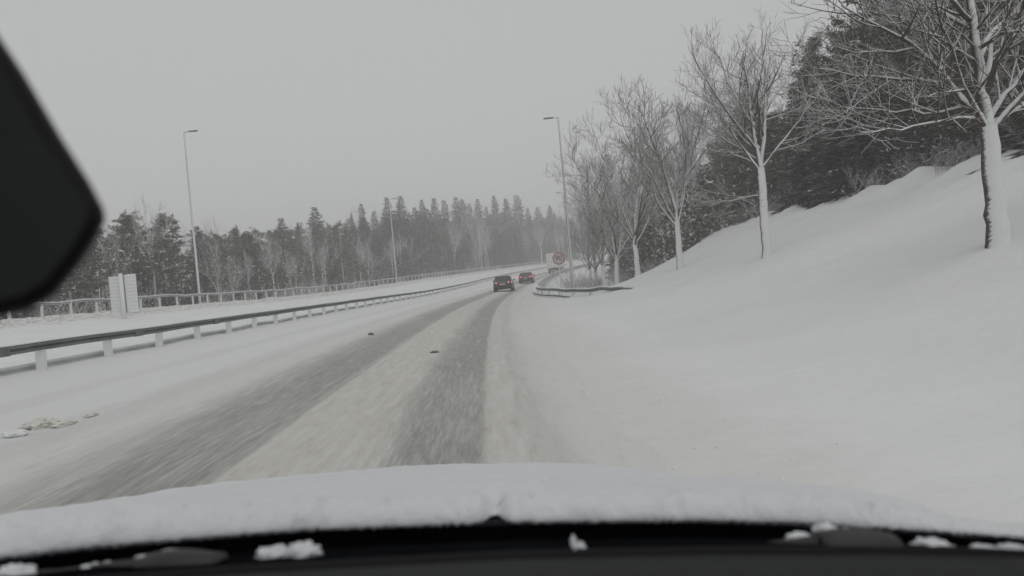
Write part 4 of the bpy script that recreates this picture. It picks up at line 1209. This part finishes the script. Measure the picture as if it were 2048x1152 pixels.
def crumbs(name, label, cat, n, place, size, material, seed):
    rng = random.Random(seed); b = MB()
    ico = [(0, 0, 1), (.89, 0, .45), (.28, .85, .45), (-.72, .53, .45), (-.72, -.53, .45), (.28, -.85, .45), (.72, .53, -.45), (-.28, .85, -.45), (-.89, 0, -.45), (-.28, -.85, -.45), (.72, -.53, -.45)]
    fc = [(0, 1, 2), (0, 2, 3), (0, 3, 4), (0, 4, 5), (0, 5, 1), (1, 6, 2), (2, 7, 3), (3, 8, 4), (4, 9, 5), (5, 10, 1), (2, 6, 7), (3, 7, 8), (4, 8, 9), (5, 9, 10), (1, 10, 6)]
    for i in range(n):
        s_, d_ = place(rng); r = size * rng.uniform(.35, 1.0) ** 2 * 1.4
        z = .03 + road_relief(s_, d_) if d_ < 2.1 else .0
        c = G(s_, d_, z + r * .1); a = rng.uniform(0, 6.28)
        sc = (r * rng.uniform(.7, 1.3), r * rng.uniform(.7, 1.5), r * rng.uniform(.4, .8))
        vs = []
        for x, y, zz in ico:
            j = rng.uniform(.75, 1.25); x, y, zz = x * sc[0] * j, y * sc[1] * j, zz * sc[2] * j
            vs.append(c + Vector((x * math.cos(a) - y * math.sin(a), x * math.sin(a) + y * math.cos(a), zz)))
        b.add(vs, fc)
    o = b.build(name, material, None, True); o['kind'] = 'stuff'; o['label'] = label; o['category'] = cat
    return o
crumbs('snow_crumbs', 'small snow crumbs thrown onto the right verge by the plough', 'snow', 300, lambda r: (3.5 + 26 * r.random() ** 1.3, 2.3 + 1.5 * r.random() ** 1.8), .016, M['snow'], 5)

# ------------------------------------------------------------------ the car the picture is taken from
M['dash'] = simple_mat('dash', (0.031, 0.032, 0.034), 0.8, 0, .08, 4, .25, 260, spec=0.12)
M['cowl'] = simple_mat('cowl', (0.006, 0.0065, 0.008), 0.9, 0, .35, 14, .4, 60, spec=0.0)
M['paint_blue'] = simple_mat('paint_blue', (0.012, 0.014, 0.045), 0.3, 0, .2, 3, coat=1.0)
M['mirror_shell'] = simple_mat('mirror_shell', (0.006, 0.006, 0.007), 0.7, 0, .1, 4, spec=0.2)
M['mirror_back'] = simple_mat('mirror_back', (0.015, 0.016, 0.017), 0.8, 0, .3, 8, spec=0.2)
own = empty('own_car', CAM)
own.matrix_world = Matrix.Translation(CAM) @ Matrix((RIGHT, FWD, UP)).transposed().to_4x4()
# local axes: x right, y forward, z up along the car's own lean
def lp(px, py, y): return Vector(((px - CX) / FPX * y, y, -(py - CY) / FPX * y))
FRONT_X = [-150, 0, 200, 400, 600, 800, 1000, 1150, 1300, 1450, 1650, 1800, 2048, 2200]
FRONT_Y = [1050, 1022, 986, 958, 936, 921, 915, 918, 930, 946, 972, 990, 1040, 1075]
REAR_X = [-150, 0, 200, 600, 1000, 1400, 1600, 1900, 2048, 2200]
REAR_Y = [1140, 1117, 1093, 1061, 1046, 1042, 1047, 1066, 1076, 1090]
def y_front(xn): return 1.78 - .55 * xn * xn
def y_rear(xn): return .74 - .09 * xn * xn
def bare_spots(px): return min(1.0, sum(math.exp(-((px - c) / w) ** 2) for c, w in ((1085, 50), (1290, 75), (1620, 90))))
STEP = []
def fold(px): return STEP[min(len(STEP) - 1, max(0, int((px + 140) // 7)))] if STEP else 2.0
def ridge(px, u):
    """the pressed crease of the hood, poking through the snow in places"""
    return .022 * bare_spots(px) * math.exp(-((u - fold(px) - .03) / .05) ** 2)
def hood_base(px, u):
    """metal surface of the hood, u = 0 at the windscreen and 1 at the nose"""
    xn = (px - 1010) / 1024
    a = lp(px, interp(px, REAR_X, REAR_Y) - 6, y_rear(xn)); b = lp(px, interp(px, FRONT_X, FRONT_Y), y_front(xn)); b.z -= .022
    p = a.lerp(b, u); p.z += -.004 * math.sin(math.pi * u) + ridge(px, u)
    return p
pxs = [-140 + i * 7 for i in range(334)]
npx = len(pxs)
def sheet_faces(rows):
    i_ = np.arange(rows - 1)[:, None] * npx + np.arange(npx - 1)[None, :]
    return np.stack([i_, i_ + 1, i_ + npx + 1, i_ + npx], -1).reshape(-1, 4)
STEP_X = [-140, 0, 270, 600, 900, 1040, 1290, 1500, 1680, 1800, 2200]
STEP_Y = [1054, 1036, 1004, 977, 964, 967, 962, 965, 977, 992, 1090]
def step_u(px):
    row = interp(px, STEP_X, STEP_Y)
    for i in range(101):
        p = hood_base(px, i / 100); q = CY - FPX * (p.z + .022) / p.y
        if q <= row: return i / 100
    return 1.2
STEP += [step_u(px) for px in pxs]
hu = [i / 70 for i in range(71)]
hv = [hood_base(px, u) for u in hu for px in pxs]
hv += [Vector((p.x, p.y + .06, p.z - .25)) for p in hv[-npx:]]
mesh_obj('hood', hv, sheet_faces(72), M['paint_blue'], own, True)
def snow_depth(px, u, p):
    t = .026 * (1 - .25 * smooth(.35, 1.0, u)) * (1 - .6 * smooth(1650, 2050, px))
    t += .006 * nz(p.x * 4, p.y * 4, 1) + .0035 * nz(p.x * 13, p.y * 13, 2) + .0022 * nz(p.x * 45, p.y * 45, 3)
    # beyond the fold of the hood the snow is blown thinner, down to the paint in places
    e = fold(px) + .02 * nz(px * .02, 6) + .008 * nz(px * .11, 3)
    far = smooth(e - .01, e + .03, u)
    t += .003 * math.exp(-((u - e + .06) / .06) ** 2) - far * .009
    t -= ridge(px, u) * (1.3 + .9 * nz(px * .03, u * 6, 2) + .8 * nz(px * .11, u * 40))
    t -= .055 * math.exp(-(((px - 1745) / 24) ** 2 + ((u - .40 - .0016 * (px - 1745)) / .03) ** 2)) * (.6 + nz(px * .09, u * 40))
    return t
LIP = [(.0, -.12), (-.010, .0), (-.0105, .14), (-.007, .34), (-.001, .54), (.006, .70), (.017, .84), (.034, .95)]
su = [.045 + (1 - .045) * (i / 110) ** 1.05 for i in range(111)]
sv = []
for (dy_, kz) in LIP:                       # the crumbly rounded edge above the cowl
    for px in pxs:
        p = hood_base(px, max(0.0, dy_) / 1.04)
        q = .55 * nz(px * .009, 3) + .35 * nz(px * .035, 5 + kz) + .45 * nz(px * .12, kz * 3, 7) * (1 - kz)
        notch = math.exp(-((px - 990) / 20) ** 2) * .9
        th = max(.004, (.024 + .005 * nz(p.x * 4, .74 * 4, 1) + .004 * nz(px * .02, 8)) * (1 - notch) * (1 - .6 * smooth(1650, 2050, px)))
        sv.append(Vector((p.x, p.y + (dy_ if dy_ < 0 else 0) * (1 + q) + .010 * q + .03 * notch, p.z + kz * th + .003 * nz(px * .15, kz * 6, 1))))
for u in su:
    for px in pxs:
        p = hood_base(px, u)
        f = smooth(.03, .09, u); t = snow_depth(px, u, p)
        notch = math.exp(-(((px - 990) / 20) ** 2 + (max(0, u - .03) / .035) ** 2)) * .9
        sv.append(Vector((p.x, p.y, p.z + max(-.01, t * (1 - notch)))))
sv += [Vector((p.x, p.y + .02, p.z - .06)) for p in sv[-npx:]]
so = mesh_obj('hood_snow', sv, sheet_faces(len(LIP) + len(su) + 1), M['snow_soft'], None, True)
so.matrix_world = own.matrix_world.copy()
tag(so, 'thick lumpy snow blanket lying on the hood of the camera car', 'snow')
# fenders and nose below the hood, and the front wheels
for sd, px in ((-1, pxs[0]), (1, pxs[-1])):
    top = [hood_base(px, u) for u in (0, .25, .5, .75, 1)]
    vs = [p for p in top] + [Vector((p.x + sd * .03, p.y, p.z - .22)) for p in top] + [Vector((p.x + sd * .02, p.y, p.z - .48)) for p in top]
    fs = [(r * 5 + i, r * 5 + i + 1, r * 5 + i + 6, r * 5 + i + 5) for r in range(2) for i in range(4)]
    mesh_obj('fender', vs, fs, M['paint_blue'], own, True)
nose = [hood_base(px, 1) for px in pxs[::20]]
nv = []
for k, (dy_, dz_) in enumerate(((.06, -.25), (.12, -.34), (.12, -.5), (.04, -.62))):
    nv += [Vector((p.x, p.y + dy_, p.z + dz_)) for p in nose]
nn = len(nose)
mesh_obj('front_bumper', nv, [(r * nn + i, r * nn + i + 1, (r + 1) * nn + i + 1, (r + 1) * nn + i) for r in range(3) for i in range(nn - 1)], M['paint_blue'], own, True)
# cowl panel
cw = []; xs_ = list(range(-140, 2200, 40))
DASH_X = [-150, 0, 300, 500, 1024, 1400, 1750, 2048, 2200]
DASH_Y = [1200, 1186, 1160, 1145, 1117, 1109, 1108, 1113, 1120]
for px in xs_:
    xn = (px - 1010) / 1024
    a = lp(px, interp(px, REAR_X, REAR_Y) + 4, y_rear(xn)) + Vector((0, .04, -.012))
    b = lp(px, interp(px, DASH_X, DASH_Y) - 5, .47 - .05 * xn * xn)
    row = [a, a + Vector((0, -.03, -.02)), a.lerp(b, .45) + Vector((0, 0, -.014)), a.lerp(b, .55) + Vector((0, 0, -.002)), a.lerp(b, .9) + Vector((0, 0, -.006)), b]
    cw += row
k6 = 6
mesh_obj('cowl_panel', cw, [(i * k6 + j, (i + 1) * k6 + j, (i + 1) * k6 + j + 1, i * k6 + j + 1) for i in range(len(xs_) - 1) for j in range(5)], M['cowl'], own, True)
# windscreen seal, a rubber strip at the foot of the glass
MB().tube([lp(px, interp(px, DASH_X, DASH_Y) - 2.0, .462 - .05 * ((px - 1010) / 1024) ** 2) for px in xs_], [.0035] * len(xs_), 6).build('windscreen_seal', M['mirror_shell'], own, True)
# dashboard top
dv_ = []
for px in xs_:
    e0 = lp(px, interp(px, DASH_X, DASH_Y) + 1, .45 - .05 * ((px - 1010) / 1024) ** 2)
    for q, (ky, kz) in enumerate(((1, -.02), (1, 0), (.93, .001), (.75, .002), (.5, -.004), (.3, -.03), (.24, -.12))):
        dv_.append(Vector((e0.x * (1 if q < 3 else 1 + .1 * q), e0.y * ky, e0.z + kz)))
mesh_obj('dashboard', dv_, [(i * 7 + j, (i + 1) * 7 + j, (i + 1) * 7 + j + 1, i * 7 + j + 1) for i in range(len(xs_) - 1) for j in range(6)], M['dash'], own, True)

# wiper arms folded low in the cowl
def cowl_pt(px, py, y): return lp(px, py, y)
M['wiper'] = simple_mat('wiper', (0.04, 0.04, 0.041), .6, 0, .3, 30, spec=.3)
def wiper(p0, p1, head_w):
    a, b = Vector(p0), Vector(p1)
    t = (b - a).normalized()
    w = MB().tube([a, a.lerp(b, .3), b], [.012, .009, .006], 8).build('wiper_arm', M['wiper'], own, True)
    return w
for (x0, y0, x1, y1, dd_) in ((285, 1132, 440, 1128, .56), (1640, 1086, 1790, 1088, .56)):
    rings = []
    for i in range(8):
        t = i / 7; px = x0 + (x1 - x0) * t; py = y0 + (y1 - y0) * t
        hh = .0095 * (0.45 + .55 * math.sin(math.pi * min(1, .12 + t * .8)))
        c = lp(px, py, dd_)
        rings.append([c + Vector((0, .016 * math.cos(k * math.pi / 5), hh * math.sin(k * math.pi / 5) * 1.1)) for k in range(10)])
    wo_ = MB().loft(rings).build('wiper_pivot', M['wiper'], own, True)
    MB().tube([lp(x0, y0 + 6, dd_), lp(x0 - 160, y0 + 22, dd_ + .02), lp(x0 - 420, y0 + 30, dd_ + .03)], [.008, .006, .004], 8).build('wiper_arm', M['wiper'], own, True)
tag(own, 'dark blue car the picture is taken from: snowy hood, black cowl, dashboard and mirror', 'car')

# small snow clumps caught in the cowl
def cowl_clump(px, py, w, h, dist, seed, label):
    c = own.matrix_world @ lp(px, py, dist)
    o = lump('snow_clump', c, (w / FPX * dist, .012, h / FPX * dist), seed, M['snow_soft'])
    o.rotation_euler = own.matrix_world.to_euler(); tag(o, label, 'snow', 'snow clumps caught in the cowl')
for a in ((545, 1113, 36, 17, .57, 3, 'snow clump in the black cowl right of the left wiper, left half'), (605, 1108, 34, 20, .57, 8, 'larger snow clump in the black cowl right of the left wiper, right half'),
          (360, 1115, 70, 8, .575, 13, 'thin snow strip lying on top of the left wiper'), (200, 1143, 40, 12, .57, 17, 'snow clump left of the left wiper at the picture bottom'),
          (25, 1148, 35, 12, .57, 23, 'snow clump in the lower left corner of the picture'), (1148, 1086, 6, 9, .56, 29, 'tiny snow flecks in the middle of the black cowl'),
          (1164, 1096, 8, 4, .56, 31, 'tiny snow crumb just right of the middle flecks in the cowl'),
          (1655, 1066, 26, 15, .60, 37, 'tall snow clump on the right wiper'), (1605, 1078, 28, 8, .60, 39, 'low snow clump left of the right wiper'),
          (1715, 1067, 34, 5, .60, 41, 'thin snow strip along the top of the right wiper'),
          (1865, 1096, 32, 15, .56, 43, 'pointed snow clump in the cowl right of the right wiper'), (1975, 1102, 28, 7, .55, 47, 'flat snow clump near the lower right corner'),
          (2030, 1102, 30, 8, .55, 53, 'snow clump in the lower right corner of the picture')):
    cowl_clump(*a)

# interior mirror, end of its shell
MIR = [(-190, -60), (-90, -30), (-20, 45), (50, 150), (120, 270), (180, 365), (208, 418), (211, 442), (196, 474), (160, 530), (112, 588), (60, 620), (0, 634), (-90, 640), (-190, 640)]
def mir_ring(shrink, y):
    c = Vector((-60, 330)); out = []
    for x, yy in MIR:
        q = Vector((x, yy)); v = c - q; q = q + v.normalized() * shrink if v.length > 0 else q
        out.append(lp(q.x, q.y, y))
    return out
MB().loft([mir_ring(30, .300), mir_ring(8, .304), mir_ring(0, .312), mir_ring(0, .33), mir_ring(20, .345)]).build('mirror_shell', M['mirror_shell'], own, False)
mo = [o for o in own.children if o.name.startswith('mirror_shell')][0]; mo.name = 'rear_view_mirror'
MB().loft([mir_ring(38, .2985), mir_ring(34, .2975)]).build('mirror_face', M['mirror_back'], mo)

# ------------------------------------------------------------------ snow-laden air
xs = [v.co.x for v in ground.data.vertices]; ys = [v.co.y for v in ground.data.vertices]; zs = [v.co.z for v in ground.data.vertices]
hz = MB().box(((min(xs) + max(xs)) / 2, (min(ys) + max(ys)) / 2, (min(zs) - 1 + 34) / 2), (max(xs) - min(xs) + 8, max(ys) - min(ys) + 8, 34 - min(zs) + 1)).build('haze', None)
hz.data.materials.clear()
hm = bpy.data.materials.new('haze'); hm.use_nodes = True; hn = hm.node_tree.nodes; hn.clear()
pv = hn.new('ShaderNodeVolumePrincipled'); pv.inputs['Color'].default_value = (0.93, 0.94, 0.94, 1); pv.inputs['Density'].default_value = 0.0029
pv.inputs['Anisotropy'].default_value = 0.0
ho_ = hn.new('ShaderNodeOutputMaterial'); hm.node_tree.links.new(pv.outputs[0], ho_.inputs['Volume'])
hz.data.materials.append(hm)
hz['kind'] = 'stuff'; hz['label'] = 'thin grey snow haze over the whole road'; hz['category'] = 'haze'

ORD = 'first second third fourth fifth sixth seventh eighth ninth tenth eleventh twelfth thirteenth fourteenth fifteenth sixteenth seventeenth eighteenth nineteenth twentieth'.split()
for lab, items in COUNT.items():
    items.sort(key=lambda t: t[0])
    if len(items) > 1:
        for i, (px, o) in enumerate(items): o['label'] = lab + ', ' + (ORD[i] + ' from left' if i < len(ORD) else 'near the right end')
